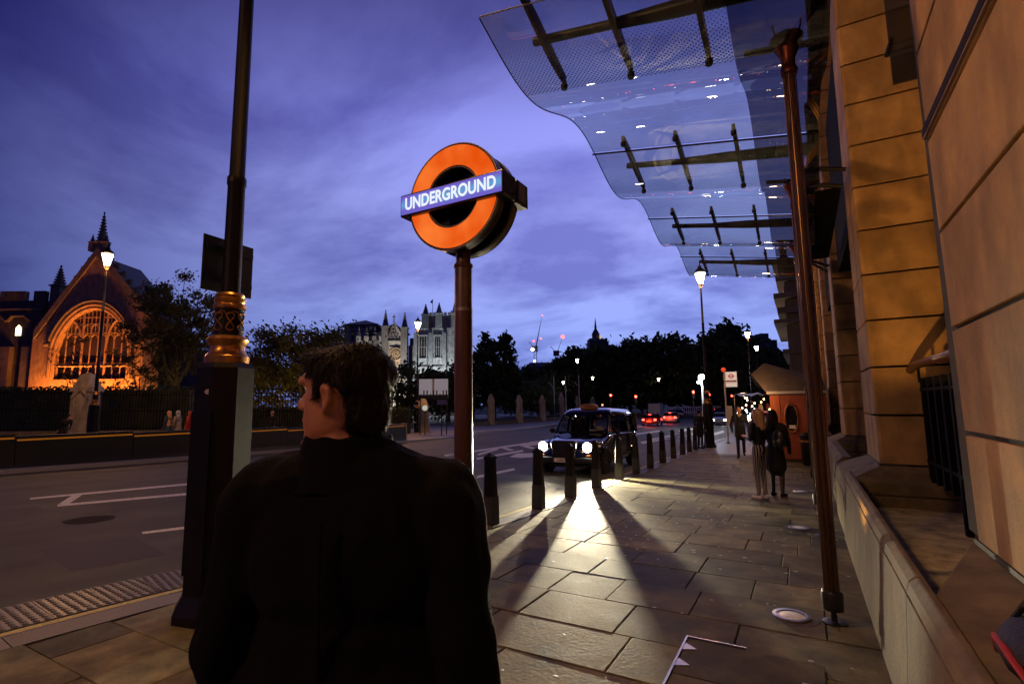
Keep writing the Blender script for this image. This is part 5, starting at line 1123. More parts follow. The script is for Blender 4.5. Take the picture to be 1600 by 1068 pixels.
# ================================================================== trees
def tree(name, label, loc, H, rx, rz_, nleaf, ls, seed, zc=.62, lm=leafM, trunk=.35, ncl=46, ry=None, sig=.16):
    q = random.Random(seed); t = thing(name, label, 'tree', loc, q.uniform(0, 6), None); ry = ry or rx
    C0 = Vector((0, 0, H*zc)); tips = []
    b = MB(); fork = H*.30
    b.tube([(0, 0, -.1), (.05, .03, fork*.5), (0, 0, fork)], [trunk*1.25, trunk, trunk*.85], 9)
    for k in range(ncl):
        while True:
            d = Vector((q.uniform(-1, 1), q.uniform(-1, 1), q.uniform(-.9, 1)))
            if .25 < d.length < 1: break
        d = d*(1+.18*q.uniform(-1, 1)); c = C0+Vector((d.x*rx, d.y*ry, d.z*rz_)); tips.append(c)
    limbs = []
    for k in range(6):
        a = q.uniform(0, .6)+k*1.05; e = Vector((rx*.42*math.cos(a), ry*.42*math.sin(a), H*(zc-.08)+q.uniform(-.1, .12)*H)); s = Vector((0, 0, fork*q.uniform(.85, 1)))
        m = (s+e)/2+Vector((q.uniform(-.3, .3), q.uniform(-.3, .3), -.06*H)); b.tube([s, m, e], [trunk*.6, trunk*.42, trunk*.25], 6); limbs.append(e)
    limbs.append(Vector((0, 0, H*zc))); b.tube([(0, 0, fork), (0.1, 0, H*zc)], [trunk*.8, trunk*.3], 6)
    for c in tips:
        s = min(limbs, key=lambda p: (p-c).length); m = (s+c)/2+Vector((0, 0, -.05*(s-c).length)); b.tube([s, m, c], [trunk*.20, trunk*.10, trunk*.04], 4)
    b.build('trunk', barkM, t, True)
    vs = []; fs = []
    for i in range(nleaf):
        c = q.choice(tips); sg_ = rx*sig*(.5+q.random()); p = c+Vector((q.gauss(0, sg_), q.gauss(0, sg_), q.gauss(0, sg_*.7)))
        a = Vector((q.gauss(0, 1), q.gauss(0, 1), q.gauss(0, .7))).normalized(); u = a.orthogonal().normalized(); v = a.cross(u); s = ls*q.uniform(.6, 1.35); o = len(vs)
        vs += [tuple(p-u*s), tuple(p-v*s*.5), tuple(p+u*s), tuple(p+v*s*.5)]; fs.append((o, o+1, o+2, o+3))
    me = bpy.data.meshes.new('crown'); me.from_pydata(vs, [], fs); me.materials.append(lm); o = bpy.data.objects.new('crown', me); col.objects.link(o); o.parent = t
    return t
def treeat(u, vt, D, wpx, label, seed, nleaf=7000, lm=leafM, zc=.60, rzf=.40, name='plane_tree', ls=.30, ncl=46, trunk=.35, sig=.16):
    c = base_at(u, 640, D); H = P(u, vt, D).z-c.z
    return tree(name, label, c, H*.99, wpx*D/800/2, H*rzf, nleaf, ls, seed, zc, lm, trunk, ncl, None, sig)
treeat(272, 412, 50, 150, 'open-branched tree with yellow lit leaves beside the floodlit hall', 3, 13000, leafYM, .62, .36, ls=.16, ncl=90, trunk=.42, sig=.095)
treeat(478, 494, 60, 190, 'broad dark tree with yellow lit leaves behind the man', 5, 20000, leafYM, .55, .44, ls=.20, ncl=110, sig=.10)
treeat(395, 540, 52, 80, 'small tree with glowing yellow leaves right of the nearest post', 9, 5000, leafYM, .55, .42, ls=.15, ncl=44, trunk=.2)
treeat(215, 520, 56, 90, 'thin young tree in front of the hall window edge', 15, 700, leafYM, .6, .38, ls=.18, ncl=34, trunk=.14, sig=.10)
treeat(118, 520, 58, 60, 'slender bare-looking tree before the hall wall', 17, 500, leafYM, .62, .36, ls=.18, ncl=34, trunk=.12)
treeat(640, 560, 75, 110, 'dark tree in front of the rose window church', 21, 4800, leafM, .55, .42, ls=.30)
treeat(700, 570, 80, 80, 'dark tree at the foot of the white tower', 23, 4200, leafM, .55, .42, ls=.30)
treeat(772, 522, 95, 80, 'tall round dark tree right of the sign post', 25, 9000, leafM, .55, .44, ls=.42, ncl=80, sig=.11)
treeat(738, 560, 98, 60, 'dark tree half hidden by the sign post', 26, 4000, leafM, .55, .44, ls=.36)
treeat(845, 588, 92, 60, 'small bright green tree behind the stone piers', 27, 3200, mat('bright_leaf', (.06, .10, .02), .6, var=.4, vs=1), .55, .42, ls=.28)
treeat(812, 575, 112, 90, 'low dark tree below the construction cranes', 28, 5200, leafM, .52, .46, ls=.42)
big = [(892, 552, 118, 90, 'leftmost dark tree of the belt beyond the junction'), (935, 546, 130, 110, 'dark tree below the distant turreted tower'), (985, 536, 122, 120, 'dark spreading tree above the traffic lights'), (1035, 528, 118, 120, 'tall dark tree right of the distant tower'), (1080, 540, 125, 110, 'dark tree behind the tall white floodlight'),
       (1130, 514, 105, 110, 'tall dark tree beside the far lamp post'), (1175, 545, 98, 90, 'dark tree behind the twin lanterns'), (1215, 553, 92, 90, 'dark low tree above the kiosk roof')]
for i, (u, v, D, wp_, lb) in enumerate(big): treeat(u, v, D, wp_*1.15, lb, 40+i, 11000, leafM, .54, .46, ls=.62, ncl=90, sig=.11)
def hedge(u0, u1, v, D, label, seed):
    q = random.Random(seed); a = base_at(u0, 640, D); c = base_at(u1, 640, D); h = P(u0, v, D).z-a.z; d = c-a; vs = []; fs = []
    for i in range(int(d.length*420)):
        p = a+d*q.random()+Vector((q.uniform(-.5, .5), q.uniform(-.5, .5), h*q.random()**.6)); n = Vector((q.gauss(0, 1), q.gauss(0, 1), q.gauss(0, 1))).normalized(); u = n.orthogonal().normalized(); w_ = n.cross(u); s = .10*q.uniform(.6, 1.4); o = len(vs)
        vs += [tuple(p-u*s-a), tuple(p-w_*s*.6-a), tuple(p+u*s-a), tuple(p+w_*s*.6-a)]; fs.append((o, o+1, o+2, o+3))
    t = thing('hedge', label, 'hedge', a); me = bpy.data.meshes.new('foliage'); me.from_pydata(vs, [], fs); me.materials.append(leafM); o = bpy.data.objects.new('foliage', me); col.objects.link(o); o.parent = t
    b = MB(); nn = Vector((-d.y, d.x, 0)).normalized()*.38
    b.add([tuple(p+q_) for q_ in (Vector((0, 0, 0)), Vector((0, 0, h*.93))) for p in (-nn, d-nn, d+nn, nn)], [(0,1,5,4),(1,2,6,5),(2,3,7,6),(3,0,4,7),(4,5,6,7)]); b.build('dense_core', leafM, t)
hedge(-20, 300, 604, 36, 'dark clipped hedge behind the tall railing', 4)
hedge(385, 640, 636, 40, 'dark hedge behind the man', 6)

for u, D, pw, lb in ((405, 47, 700, 'yellow floodlight added to light the leaves of the small tree'), (455, 53, 700, 'yellow floodlight added to light the broad tree behind the man'), (262, 45, 450, 'yellow floodlight added to light the open-branched tree')):  # unseen floodlights added to give the leaves their yellow glow
    c = base_at(u, 640, D); t = thing('leaf_fill_floodlight', lb, 'floodlight', c, YAW, 'yellow floodlights added to light the leaves')
    MB().box(-.2, .2, -.1, .1, .15, .45).build('housing', darkM, t); MB().box(-.17, .17, .1, .12, .18, .42).build('lens', mat('yellow_flood_lens', (1, .8, .3), .3, emit=(1, .62, .2), es=12), t); MB().box(-.03, .03, -.03, .03, 0, .15).build('stand', darkM, t)
    light('flood', 'SPOT', t, (0, .2, .4), pw, (1, .62, .18), .2, aim((0, 1.0, 1.3)), R(120), .7)
# ================================================================== floodlit hall
def frame(u, D, name, label, rz=0, group=None, cat='building'):
    c = base_at(u, 640, D); t = thing(name, label, cat, c, YAW+rz, group); s0 = c.dot(r0)
    f = lambda uu, vv: (S(uu, vv, D)[0]-s0, S(uu, vv, D)[1]-c.z)
    return t, f
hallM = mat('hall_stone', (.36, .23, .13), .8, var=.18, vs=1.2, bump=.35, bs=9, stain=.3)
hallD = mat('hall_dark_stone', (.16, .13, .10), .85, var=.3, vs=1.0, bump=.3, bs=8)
slateM = mat('slate_roof', (.055, .055, .065), .5, var=.3, vs=3, bump=.3, bs=12)
leadG = mat('leaded_glass', (.05, .034, .022), .25)
hall, f = frame(150, 75, 'gothic_hall', 'floodlit orange gothic hall gable with huge traceried window and crocketed spire')
xl, xr = f(48, 560)[0], f(240, 560)[0]; ax, az = f(153, 398); ze_l = f(60, 528)[1]; ze_r = f(240, 510)[1]
wcx, wsp = f(143, 548); wr = f(199, 548)[0]-wcx; wsill = f(143, 592)[1]; wtop = f(143, 484)[1]
def gable(x):
    if x < ax: return ze_l+(az-ze_l)*(x-f(58, 528)[0])/(ax-f(58, 528)[0]) if x > f(58, 528)[0] else ze_l
    return az+(ze_r-az)*(x-ax)/(xr-ax)
def arch(x, rr=None):
    rr = rr or wr; q = 1-((x-wcx)/rr)**2
    return None if q <= 0 else wsp+(wtop-wsp)*rr/wr*q**.62
_b = MB(); n = 64
for i in range(n):
    a, c = xl+(xr-xl)*i/n, xl+(xr-xl)*(i+1)/n; aa, ac = arch(a), arch(c)
    if aa is None and ac is None: _b.prism_y([(a, -1), (c, -1), (c, gable(c)), (a, gable(a))], 0, 1.0)
    else:
        _b.prism_y([(a, aa or wsp), (c, ac or wsp), (c, gable(c)), (a, gable(a))], 0, 1.0); _b.prism_y([(a, -1), (c, -1), (c, wsill), (a, wsill)], 0, 1.0)
_b.build('gable_wall', hallM, hall)
MB().box(wcx-wr, wcx+wr, .75, .8, wsill, wtop+.1).build('window_glass', leadG, hall)
tr = thing('window_tracery', None, None); tr.parent = hall
def bar(p, q, r=.11): MB().tube([(p[0], .38, p[1]), (q[0], .38, q[1])], r, 6).build('mullion', hallM, tr, True)
nl = 9; zt2 = f(143, 571)[1]
for k in range(1, nl):
    x = wcx-wr+2*wr*k/nl; bar((x, wsill), (x, arch(x)), .16 if k % 3 == 0 else .09)
for x in (wcx-wr+.1, wcx+wr-.1): bar((x, wsill), (x, wsp), .12)
bar((wcx-wr, zt2), (wcx+wr, zt2), .17)
zh = f(143, 528)[1]
for k in range(nl):
    x0_ = wcx-wr+2*wr*k/nl; x1_ = x0_+2*wr/nl; xm = (x0_+x1_)/2
    for zb in (zh, zt2-.35, f(143, 512)[1]):
        if arch(xm) and zb+.7 < arch(xm): MB().tube([(x0_, .38, zb-.25), (x0_+.12*(x1_-x0_), .38, zb+.28), (xm, .38, zb+.62), (x1_-.12*(x1_-x0_), .38, zb+.28), (x1_, .38, zb-.25)], .075, 5).build('light_head', hallM, tr, True)
    if arch(xm) and arch(xm) > zh+1.6: bar((xm, zh+.6), (xm, arch(xm)), .06)
for zz in (f(143, 520)[1], f(143, 505)[1], f(143, 495)[1]):
    q = (1-min(1, max(0, (zz-wsp)/(wtop-wsp)))**(1/.62)); hw = wr*math.sqrt(max(0, q)); bar((wcx-hw, zz), (wcx+hw, zz), .06)
for s in (-1, 1):    # two sub arches
    pts = []
    for j in range(13):
        t_ = j/12*math.pi; xx = wcx+s*wr*.665+wr*.333*math.cos(t_); pts.append((xx, .33, wsp-.3+(wtop-wsp)*.80*math.sin(t_)**.8))
    MB().tube(pts, .16, 6).build('sub_arch', hallM, tr, True)
for rr, rad, yy in ((1.05, .26, .05), (1.13, .22, -.12)):
    pts = [(wcx+wr*rr*math.cos(R(a)), yy, wsp+(wtop-wsp)*rr*max(0, math.sin(R(a)))**1.24) for a in range(0, 181, 6)]
    MB().tube([(wcx+wr*rr, yy, wsill)]+pts+[(wcx-wr*rr, yy, wsill)], rad, 7).build('arch_moulding', hallM, hall, True)
MB().tube([(wcx+wr*1.22*math.cos(R(a)), -.28, wsp+(wtop-wsp)*1.22*max(0, math.sin(R(a)))**1.24) for a in range(14, 167, 6)], .20, 6).build('hood_mould', hallD, hall, True)
for s in (-1, 1): MB().ell((wcx+s*wr*1.24, -.3, wsp+1.0), .35, .35, .35, 10, 7).build('carved_stop', hallD, hall, True)
# raking parapet with crockets
for (xa, za), (xb, zb) in (((f(58, 528)[0]-.4, ze_l), (ax, az)), ((ax, az), (xr, ze_r))):
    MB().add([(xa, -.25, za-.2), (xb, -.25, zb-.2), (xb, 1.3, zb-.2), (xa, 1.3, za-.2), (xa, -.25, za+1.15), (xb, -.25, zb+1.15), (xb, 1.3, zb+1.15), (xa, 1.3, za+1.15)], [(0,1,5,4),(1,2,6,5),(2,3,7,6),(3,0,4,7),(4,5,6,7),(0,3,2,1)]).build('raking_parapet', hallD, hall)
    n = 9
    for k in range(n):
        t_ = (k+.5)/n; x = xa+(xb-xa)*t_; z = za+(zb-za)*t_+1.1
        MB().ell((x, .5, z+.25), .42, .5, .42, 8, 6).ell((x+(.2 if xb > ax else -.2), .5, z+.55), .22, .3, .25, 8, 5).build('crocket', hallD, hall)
def spire(t, x, y, z0, zs, zt_, w_, m, n=6, nm='pinnacle'):
    p = MB().frust(x, y, z0, zs, w_, w_, w_*.95, w_*.95).build(nm, m, t); MB().frust(x, y, zs-.15*w_, zs+.15*w_, w_*1.2, w_*1.2, w_*1.2, w_*1.2).build('cornice', m, p)
    MB().lathe([(w_*1.0, zs), (w_*.55, zs+(zt_-zs)*.4), (w_*.08, zt_)], 8, (x, y)).build('spirelet', m, p)
    b = MB()
    for k in range(n):
        q = k/n; z = zs+(zt_-zs)*(q*.92+.05); r = w_*(1.02-q*.95)
        for a in range(4): b.ell((x+r*math.cos(R(90*a+45)), y+r*math.sin(R(90*a+45)), z), w_*.20, w_*.20, w_*.22, 6, 4)
    b.build('crockets', m, p); MB().ell((x, y, zt_), w_*.22, w_*.22, w_*.3, 6, 5).build('finial', m, p)
    return p
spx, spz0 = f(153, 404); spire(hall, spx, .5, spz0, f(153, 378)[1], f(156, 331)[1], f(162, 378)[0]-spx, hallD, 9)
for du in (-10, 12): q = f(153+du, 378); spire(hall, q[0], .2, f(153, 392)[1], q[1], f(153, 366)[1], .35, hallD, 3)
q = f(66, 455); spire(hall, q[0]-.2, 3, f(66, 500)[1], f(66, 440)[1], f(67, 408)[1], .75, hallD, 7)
MB().prism_y([(f(58, 528)[0], ze_l), (ax, az), (xr, ze_r), (xr, 0), (xl, 0)], 1.35, 9).build('hall_roof', slateM, hall)
# battlemented range to the left
zb_ = f(30, 465)[1]; x0_ = f(-60, 465)[0]; x1_ = f(52, 465)[0]
MB().box(x0_, x1_, 2.0, 12, -1, zb_).build('range_wall', mat('range_stone', (.10, .085, .065), .85, var=.25, vs=1, bump=.3, bs=8, stain=.4), hall)
MB().box(x0_, x1_+.1, 1.7, 2.2, f(30, 478)[1]-.3, f(30, 478)[1]).build('string_course', hallD, hall)
for (ua, ub) in ((-60, -34), (-20, 20), (34, 52)): MB().box(f(ua, 460)[0], f(ub, 460)[0], 1.9, 2.6, zb_, f(30, 450)[1]).build('merlon', MC['range_stone'], hall)
for q in (f(9, 514), f(-30, 514)):
    lit = mat('lit_window', (.9, .8, .5), .5, emit=(1, .80, .45), es=3.2)
    MB().prism_y([(q[0]-.42, q[1]-.7), (q[0]+.42, q[1]-.7), (q[0]+.42, q[1]+.5), (q[0], q[1]+.95), (q[0]-.42, q[1]+.5)], 1.93, 1.99).build('lit_window', lit, hall)
    MB().tube([(q[0]-1.8, 1.85, q[1]+1.5), (q[0]-.9, 1.8, q[1]+2.3), (q[0]+.9, 1.8, q[1]+2.3), (q[0]+1.8, 1.85, q[1]+1.5)], .25, 6).build('window_hood', hallD, hall)
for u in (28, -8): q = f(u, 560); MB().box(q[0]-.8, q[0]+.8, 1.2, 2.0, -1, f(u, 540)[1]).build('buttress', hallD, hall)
# return range to the right, mostly behind the tree
x0_, x1_ = f(236, 500)[0], f(262, 500)[0]; MB().box(x0_, x1_, -1.2, 6, -1, f(240, 497)[1]).build('buttress_tower', hallD, hall)
MB().box(f(262, 500)[0], f(330, 500)[0], 2, 8, -1, f(290, 545)[1]).build('return_wall', hallD, hall)
fl_ = [(70, 604, -2.0, 9000), (105, 610, -2.6, 13000), (145, 612, -2.8, 16000), (185, 612, -2.6, 13000), (228, 606, -2.6, 9000)]
for i, (u, v, dy, pw) in enumerate(fl_):
    q = f(u, v); t = thing('ground_floodlight', f'small orange floodlight at the foot of the hall, {["far left", "second from left", "under the window middle", "fourth from left", "far right"][i]}', 'floodlight', hall.location+Vector((r0*(q[0])))+FH*dy+Vector((0, 0, .0)), YAW, 'floodlights of the hall')
    MB().box(-.25, .25, -.12, .10, .35, .70).build('housing', darkM, t); MB().box(-.22, .22, .10, .12, .38, .67).build('lens', mat('orange_flood_lens', (1, .6, .2), .3, emit=(1, .45, .12), es=18), t); MB().box(-.03, .03, -.03, .03, 0, .35).build('stand', darkM, t)
    light('flood', 'SPOT', t, (0, .2, .6), pw, (1, .29, .045), .25, aim((.15, -dy*.5+.6, 2.4)), R(125), .8)

# ================================================================== church with rose window, white tower
chM = mat('church_stone', (.38, .36, .33), .8, var=.2, vs=.8, bump=.35, bs=5, stain=.35)
chD = mat('church_dark_stone', (.17, .165, .165), .85, var=.3, vs=.7, bump=.3, bs=5)
ch, f = frame(600, 150, 'gothic_church', 'gothic church with rose window gable, slate roofs and slender pinnacles')
gx, gt = f(615, 502); xl, xr = f(603, 540)[0], f(634, 540)[0]; zsh = f(615, 532)[1]
MB().prism_y([(xl, 0), (xr, 0), (xr, zsh), (gx, gt), (xl, zsh)], 0, 2).build('gable_wall', chM, ch)
rcx, rcz = f(619, 553); rr = f(628, 553)[0]-rcx+.2
MB().box(rcx-rr, rcx+rr, -.25, -.05, rcz-rr*1.9, rcz+rr*1.15).build('rose_panel', mat('rose_stone', (.36, .27, .18), .8, var=.2, vs=1), ch)
rose = thing('rose_window', None, None); rose.parent = ch
_b = MB(); _b.add([(rcx+rr*.93*math.cos(R(a)), -.28, rcz+rr*.93*math.sin(R(a))) for a in range(0, 360, 15)], [tuple(range(24))]); _b.build('rose_glass', leadG, rose)
for q, w_ in ((.95, .16), (.55, .10), (.2, .10)): MB().tube([(rcx+rr*q*math.cos(R(a)), -.34, rcz+rr*q*math.sin(R(a))) for a in range(0, 360, 15)], w_, 5, True).build('rose_ring', MC['rose_stone'], rose, True)
for k in range(16):
    a = R(k*22.5); MB().tube([(rcx+rr*.2*math.cos(a), -.34, rcz+rr*.2*math.sin(a)), (rcx+rr*.93*math.cos(a), -.34, rcz+rr*.93*math.sin(a))], .085, 4).build('rose_spoke', MC['rose_stone'], rose)
for row in range(4):     # blind lattice in the gable head
    z = zsh+.4+(gt-zsh)*row/5; hw = (xr-xl)/2*(1-row/5)*.75
    for k in range(max(1, 4-row)): x = gx+(k-(max(1, 4-row)-1)/2)*hw*.55; MB().tube([(x-.5, -.1, z), (x, -.1, z+.6), (x+.5, -.1, z), (x, -.1, z-.6)], .10, 4, True).build('lattice_panel', chD, ch)
MB().box(xl-.3, xr+.3, -.4, .3, zsh-.5, zsh).build('cornice', chM, ch); MB().tube([(gx, .5, gt), (gx, .5, gt+2.2)], .15, 5).build('gable_cross', chD, ch); MB().box(gx-.5, gx+.5, .4, .6, gt+1.3, gt+1.6).build('gable_cross_arm', chD, ch)
for u, vt, vs_ in ((602, 485, 510), (632, 489, 512)): q = f(u, vs_); spire(ch, q[0], .3, 0, q[1], f(u, vt)[1], 1.0, chD, 6)
# transept roof running back-left, lower aisles, tower with pyramid cap
MB().add([(gx, 1, gt-.4), (gx, 26, gt-.4), (xl-9, 26, zsh), (xl-9, 1.5, zsh-1), (xl, 1, zsh-.5), (f(572, 512)[0], 14, gt-.6)], [(0, 1, 5), (0, 5, 3, 4), (1, 2, 5), (2, 3, 5)]).build('transept_roof', slateM, ch)
q0, q1 = f(560, 531), f(606, 506); MB().prism_y([(q0[0], q0[1]), (xl, q0[1]), (xl, q1[1]), (f(572, 508)[0], q1[1]-.2)], 2.5, 16).build('nave_roof', slateM, ch)
MB().box(f(556, 560)[0], xl, 1.0, 18, 0, f(570, 531)[1]).build('aisle_wall', chM, ch)
for u in (560, 572, 585, 596): q = f(u, 528); MB().box(q[0]-.55, q[0]+.55, -.4, 1.2, 0, q[1]+.6).build('aisle_buttress', chD if u % 2 else chM, ch); spire(ch, q[0], .4, q[1], q[1]+1.5, q[1]+3.4, .4, chD, 3)
for u in (566, 579, 590): q = f(u, 545); MB().prism_y([(q[0]-.6, q[1]-2), (q[0]+.6, q[1]-2), (q[0]+.6, q[1]+.8), (q[0], q[1]+1.8), (q[0]-.6, q[1]+.8)], .9, .98).build('aisle_window', leadG, ch)
ta, tb = f(523, 503), f(581, 503); MB().box(ta[0]+.6, tb[0]-.6, 8, 18, 0, ta[1]).build('tower', mat('tower_stone', (.26, .26, .27), .8, var=.2, vs=.6), ch)
MB().box(ta[0], tb[0], 7.4, 18.6, ta[1]-.5, ta[1]+.5).build('tower_eave', slateM, ch); am = f(552, 489); MB().add([(ta[0], 7.4, ta[1]+.5), (tb[0], 7.4, ta[1]+.5), (tb[0], 18.6, ta[1]+.5), (ta[0], 18.6, ta[1]+.5), (am[0], 13, am[1])], [(0, 1, 4), (1, 2, 4), (2, 3, 4), (3, 0, 4)]).build('pyramid_roof', slateM, ch)
for u in (538, 548, 566): q = f(u, 516); MB().box(q[0]-.45, q[0]+.45, 7.85, 7.98, q[1]-2.2, q[1]+1.2).build('tower_window', leadG, ch)
MB().box(f(470, 520)[0], ta[0]+.6, 9, 20, 0, f(500, 520)[1]).build('east_range', chD, ch); MB().box(xr, f(650, 540)[0], 4, 16, 0, f(640, 537)[1]).build('west_range', chD, ch)
MB().prism_y([(xr, f(640, 537)[1]), (f(652, 537)[0], f(640, 537)[1]), (f(652, 520)[0], f(640, 524)[1]), (xr, f(640, 524)[1])], 6, 14).build('nave_roof', slateM, ch)
for i, (u, D2, pw, cl_) in enumerate(((618, 141, 26000, (1, .82, .58)), (575, 140, 14000, (.9, .95, 1)))):
    c = base_at(u, 640, D2); t = thing('ground_floodlight', ['floodlight shining up at the rose window', 'floodlight shining up at the church aisle'][i], 'floodlight', c, YAW, 'floodlights of the church')
    MB().box(-.3, .3, -.2, .2, .3, .8).build('housing', darkM, t); MB().box(-.26, .26, .2, .22, .35, .75).build('lens', lampW, t); light('flood', 'SPOT', t, (0, .4, .8), pw, cl_, .3, aim((0, 1, 1.5)), R(110), .8)
# white tower
tw, f = frame(680, 122, 'church_tower', 'floodlit white church tower with corner turrets, battlements and flag')
whM = mat('tower_white_stone', (.42, .42, .40), .8, var=.2, vs=.9, bump=.3, bs=6, stain=.35)
xa, xb = f(650, 540)[0], f(706, 540)[0]; zt_ = f(680, 512)[1]; zt2 = f(690, 492)[1]; xm = f(676, 540)[0]
MB().box(xa, xb, 0, 9, 0, zt_).build('lower_stage', whM, tw)
MB().box(f(663, 500)[0], xb-.4, .8, 8.5, zt_, zt2).build('upper_stage', whM, tw)
MB().box(xa-.2, xb+.2, -.2, 9.2, f(680, 575)[1], f(680, 572)[1]).build('string_course', whM, tw); MB().box(xa-.15, xb+.15, -.15, 9.1, zt_-.4, zt_).build('string_course', whM, tw)
for k in range(7): x = f(663, 500)[0]+(xb-.4-f(663, 500)[0])*(k+.25)/7; MB().box(x, x+.62, .6, 1.1, zt2, zt2+.8).build('merlon', whM, tw)
for k in range(4): x = xa+(f(662, 500)[0]-xa)*(k+.2)/4; MB().box(x, x+.32, -.1, .3, zt_, zt_+.7).build('merlon', whM, tw)
for u, vt, vs_ in ((665, 476, 492), (686, 474, 490), (699, 477, 492), (711, 470, 490)):
    q = f(u, vs_); p = spire(tw, q[0], .2 if u != 699 else 8, 0 if u == 711 else f(u, 514)[1], q[1], f(u, vt)[1], .85, whM if u in (686, 711) else chD, 5, 'corner_turret')
for (u, hw, va, vb) in ((661, .95, 526, 558), (684, .75, 526, 557)):
    q = f(u, va); q2 = f(u, vb); MB().box(q[0]-hw, q[0]+hw, -.05, .0, q2[1], q[1]).build('belfry_opening', leadG, tw)
    for s in (-1, 1): MB().box(q[0]+s*hw-.14, q[0]+s*hw+.14, -.3, .02, q2[1]-.2, q[1]+.3).build('window_jamb', whM, tw)
    for x in (-.33, .33): MB().box(q[0]+x*hw-.06, q[0]+x*hw+.06, -.16, -.04, q2[1], q[1]).build('mullion', whM, tw)
    MB().box(q[0]-hw, q[0]+hw, -.15, -.04, (q[1]+q2[1])/2-.08, (q[1]+q2[1])/2+.08).build('transom', whM, tw); MB().box(q[0]-hw-.3, q[0]+hw+.3, -.4, .02, q[1]+.2, q[1]+.5).build('label_mould', whM, tw); MB().box(q[0]-hw-.3, q[0]+hw+.3, -.35, .02, q2[1]-.45, q2[1]-.2).build('sill', whM, tw)
for u in (650, 673, 695): q = f(u, 520); MB().frust(q[0], -.3, 0, q[1], .55, .5, .40, .35).build('buttress', whM, tw)
q = f(672, 474); q2 = f(672, 462); MB().tube([(q[0], 4, zt2), (q[0], 4, q2[1])], .06, 6).build('flagstaff', chD, tw); MB().add([(q[0], 4, q2[1]), (q[0]-.7, 4.1, q2[1]-.8), (q[0], 4, q2[1]-1.1), (q[0]-.35, 4.12, q2[1]-.3)], [(0, 3, 1, 2)]).build('flag', mat('dark_flag', (.03, .03, .06), .8), tw)
for i, (u, D2, pw) in enumerate(((684, 116, 13000), (662, 115.5, 5000))):
    c = base_at(u, 640, D2); t = thing('ground_floodlight', ['floodlight at the foot of the white tower', 'second floodlight left of the white tower foot'][i], 'floodlight', c, YAW, 'floodlights of the tower')
    MB().box(-.3, .3, -.2, .2, .3, .8).build('housing', darkM, t); MB().box(-.26, .26, .2, .22, .35, .75).build('lens', lampW, t); light('flood', 'SPOT', t, (0, .4, .8), pw, (.86, .95, 1), .3, aim((0, 1, 1.7)), R(110), .8)

# ================================================================== distant skyline
ft_, f = frame(937, 320, 'turreted_tower', 'distant dark square tower with domed lantern rising above trees')
dm = mat('distant_stone', (.10, .095, .11), .85, var=.2, vs=.4)
a, c = f(921, 528), f(951, 528); MB().box(a[0], c[0], 0, 12, 0, f(936, 533)[1]).build('tower_body', dm, ft_)
for k in range(5): x = a[0]+(c[0]-a[0])*(k+.1)/5; MB().box(x, x+1.4, 0, 12, f(936, 533)[1], f(936, 528)[1]).build('merlon', dm, ft_)
MB().lathe([(f(943, 520)[0]-f(937, 520)[0], f(937, 530)[1]), (f(943, 520)[0]-f(937, 520)[0], f(937, 522)[1]), (2.6, f(937, 520)[1]), (1.6, f(937, 515)[1]), (.8, f(937, 512)[1]), (.7, f(937, 508)[1]), (.1, f(937, 494)[1])], 8, (0, 6)).build('domed_lantern', dm, ft_)
MB().box(f(938, 527)[0], f(941, 527)[0], 1.5, 3.0, f(938, 528)[1], f(938, 523)[1]).build('lit_opening', mat('dim_lit_opening', (.6, .5, .4), .5, emit=(1, .8, .5), es=.6), ft_)
MB().prism_y([(a[0]-3, f(915, 552)[1]), (c[0]+16, f(960, 552)[1]), (c[0]+4, f(955, 536)[1]), (a[0], f(925, 541)[1])], 6, 20).build('lower_roof', dm, ft_)
bk, f = frame(1196, 150, 'stepped_block', 'dark stepped block with chimney stack and green lit windows beyond trees')
a, c = f(1150, 540), f(1222, 556); MB().box(a[0], f(1218, 540)[0], 0, 15, 0, f(1190, 546)[1]).build('block_body', dm, bk); MB().box(f(1193, 520)[0], f(1206, 520)[0], 2, 8, 0, f(1200, 519)[1]).build('chimney_stack', dm, bk); MB().box(f(1178, 520)[0], f(1216, 520)[0], 1, 12, 0, f(1200, 530)[1]).build('upper_block', dm, bk)
for k in range(4): q = f(1153+k*5.5, 543); MB().box(q[0]-.35, q[0]+.35, -.1, -.02, q[1]-.4, q[1]+.5).build('lit_window', mat('greenish_window', (.4, .6, .5), .5, emit=(.5, .85, .65), es=1.0), bk)
cs, f = frame(843, 300, 'site_building', 'pale scaffolded block below the construction cranes')
MB().box(f(815, 580)[0], f(858, 580)[0], 0, 20, 0, f(840, 572)[1]).build('block_body', dm, cs); MB().prism_y([(f(822, 572)[0], f(840, 572)[1]), (f(858, 572)[0], f(840, 572)[1]), (f(855, 566)[0], f(840, 566)[1]), (f(828, 566)[0], f(840, 566)[1])], 0, 16).build('sheeted_roof', mat('pale_sheeting', (.30, .32, .36), .6), cs)
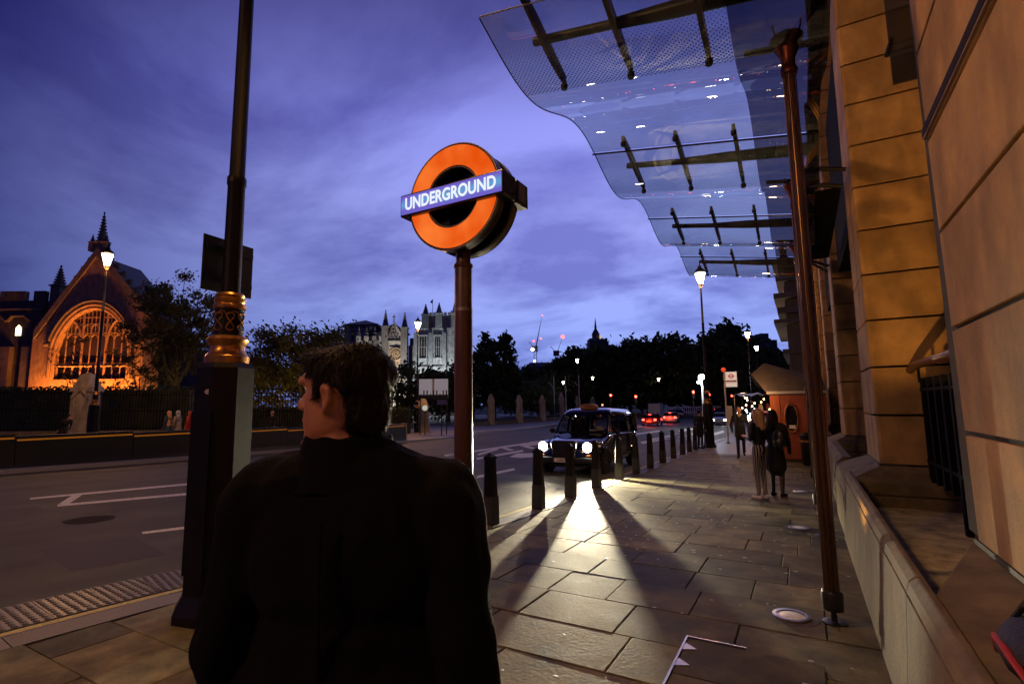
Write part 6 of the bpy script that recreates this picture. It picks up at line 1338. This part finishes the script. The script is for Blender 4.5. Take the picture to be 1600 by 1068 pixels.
def crane(u, vb, vt, uj, vj, D, label, lamps):
    t, f = frame(u, D, 'tower_crane', label, cat='crane'); b = MB(); x, zb = f(u, vb); x2, z2 = f(u, vt); xj, zj = f(uj, vj); cm = mat('crane_steel', (.10, .10, .13), .6)
    for dx in (-.9, .9):
        for dy in (0, 1.8): b.cone((dx, dy, 0), (dx, dy, z2), .18, n=4)
    n = 14
    for k in range(n): za, zb2 = z2*k/n, z2*(k+1)/n; b.cone((-.9, 0, za), (.9, 0, zb2), .10, n=4); b.cone((.9, 0, za), (-.9, 0, zb2), .10, n=4)
    b.build('mast', cm, t); MB().box(-2.2, 1.6, -.5, 2.4, z2-1.5, z2+2).build('cab', cm, t)
    b = MB(); b.cone((0, .3, z2), (xj, .3, zj), .28, .12, 4); b.cone((0.9, 1.5, z2+2), (xj, 1.2, zj), .22, .10, 4)
    for k in range(10): t_ = k/10; b.cone((xj*t_, .3, z2+(zj-z2)*t_), (.9+(xj-.9)*(t_+.08), 1.4, z2+2+(zj-z2-2)*(t_+.08)), .08, n=4)
    b.build('jib', cm, t)
    MB().cone((0, 1, z2), (-4, 1, z2+5), .25, n=4).build('counter_jib', cm, t)
    for q, m, r in lamps: p = f(*q); MB().ell((p[0], -1, p[1]), r, r, r, 10, 7).build('warning_lamp', m, t, True)
cwE = mat('crane_red_lamp', (1, .2, .15), .4, emit=(1, .10, .08), es=5); cwW = mat('crane_white_lamp', (1, 1, 1), .4, emit=(1, .9, .8), es=6)
crane(838, 566, 545, 847, 493, 330, 'tall luffing crane with red and white warning lamps', [((847, 493), cwE, .5), ((834, 533), cwE, .7), ((845, 529), cwE, .6), ((832, 546), cwW, 1.1), ((835, 564), cwW, .8)])
crane(872, 566, 552, 879, 527, 340, 'shorter crane with a single red lamp beside the tall crane', [((879, 526), cwE, 1.3)])
# ornate corner building at the far end of the pavement
ob = thing('ornate_building', 'ornate stone corner building with stacked cornices beyond the kiosk', 'building', (0, 46, gz(46)))
om = mat('ornate_stone', (.12, .105, .09), .8, var=.25, vs=1, bump=.3, bs=8)
MB().box(-.7, 12, 0, 14, 0, 13.6).build('main_wall', om, ob)
for z, d, h_ in ((2.9, .35, .3), (6.2, .45, .35), (8.6, .9, .3), (9.4, .6, .5), (10.6, .8, .4), (12.0, .55, .4), (13.4, .75, .35)): MB().box(-.7-d, 12, -d, 14, z, z+h_).build('cornice', om, ob)
for z in (3.4, 6.8, 10.0):
    for k in range(4): MB().box(.3+k*2.4, 1.5+k*2.4, -.06, .0, z, z+1.9).build('window', leadG, ob)
    for k in range(4): MB().box(-.76, -.70, 1+k*3.2, 2.3+k*3.2, z, z+1.9).build('window', leadG, ob)
for k in range(5): MB().lathe([(.12, 2.95), (.16, 3.05), (.09, 3.3), (.13, 3.6), (.14, 3.7)], 8, (-.95, .2+k*.9)).build('baluster', om, ob)
MB().box(-1.05, 12, -.35, -.2, 3.7, 3.85).build('balcony_rail', om, ob)
for k in range(4): MB().lathe([(.34, 13.7), (.40, 14.0), (.22, 14.4), (.30, 14.9), (.05, 15.4)], 10, (-.6, .6+k*3.5)).build('roof_urn', om, ob)

bpy.data.scenes.remove(_ts)
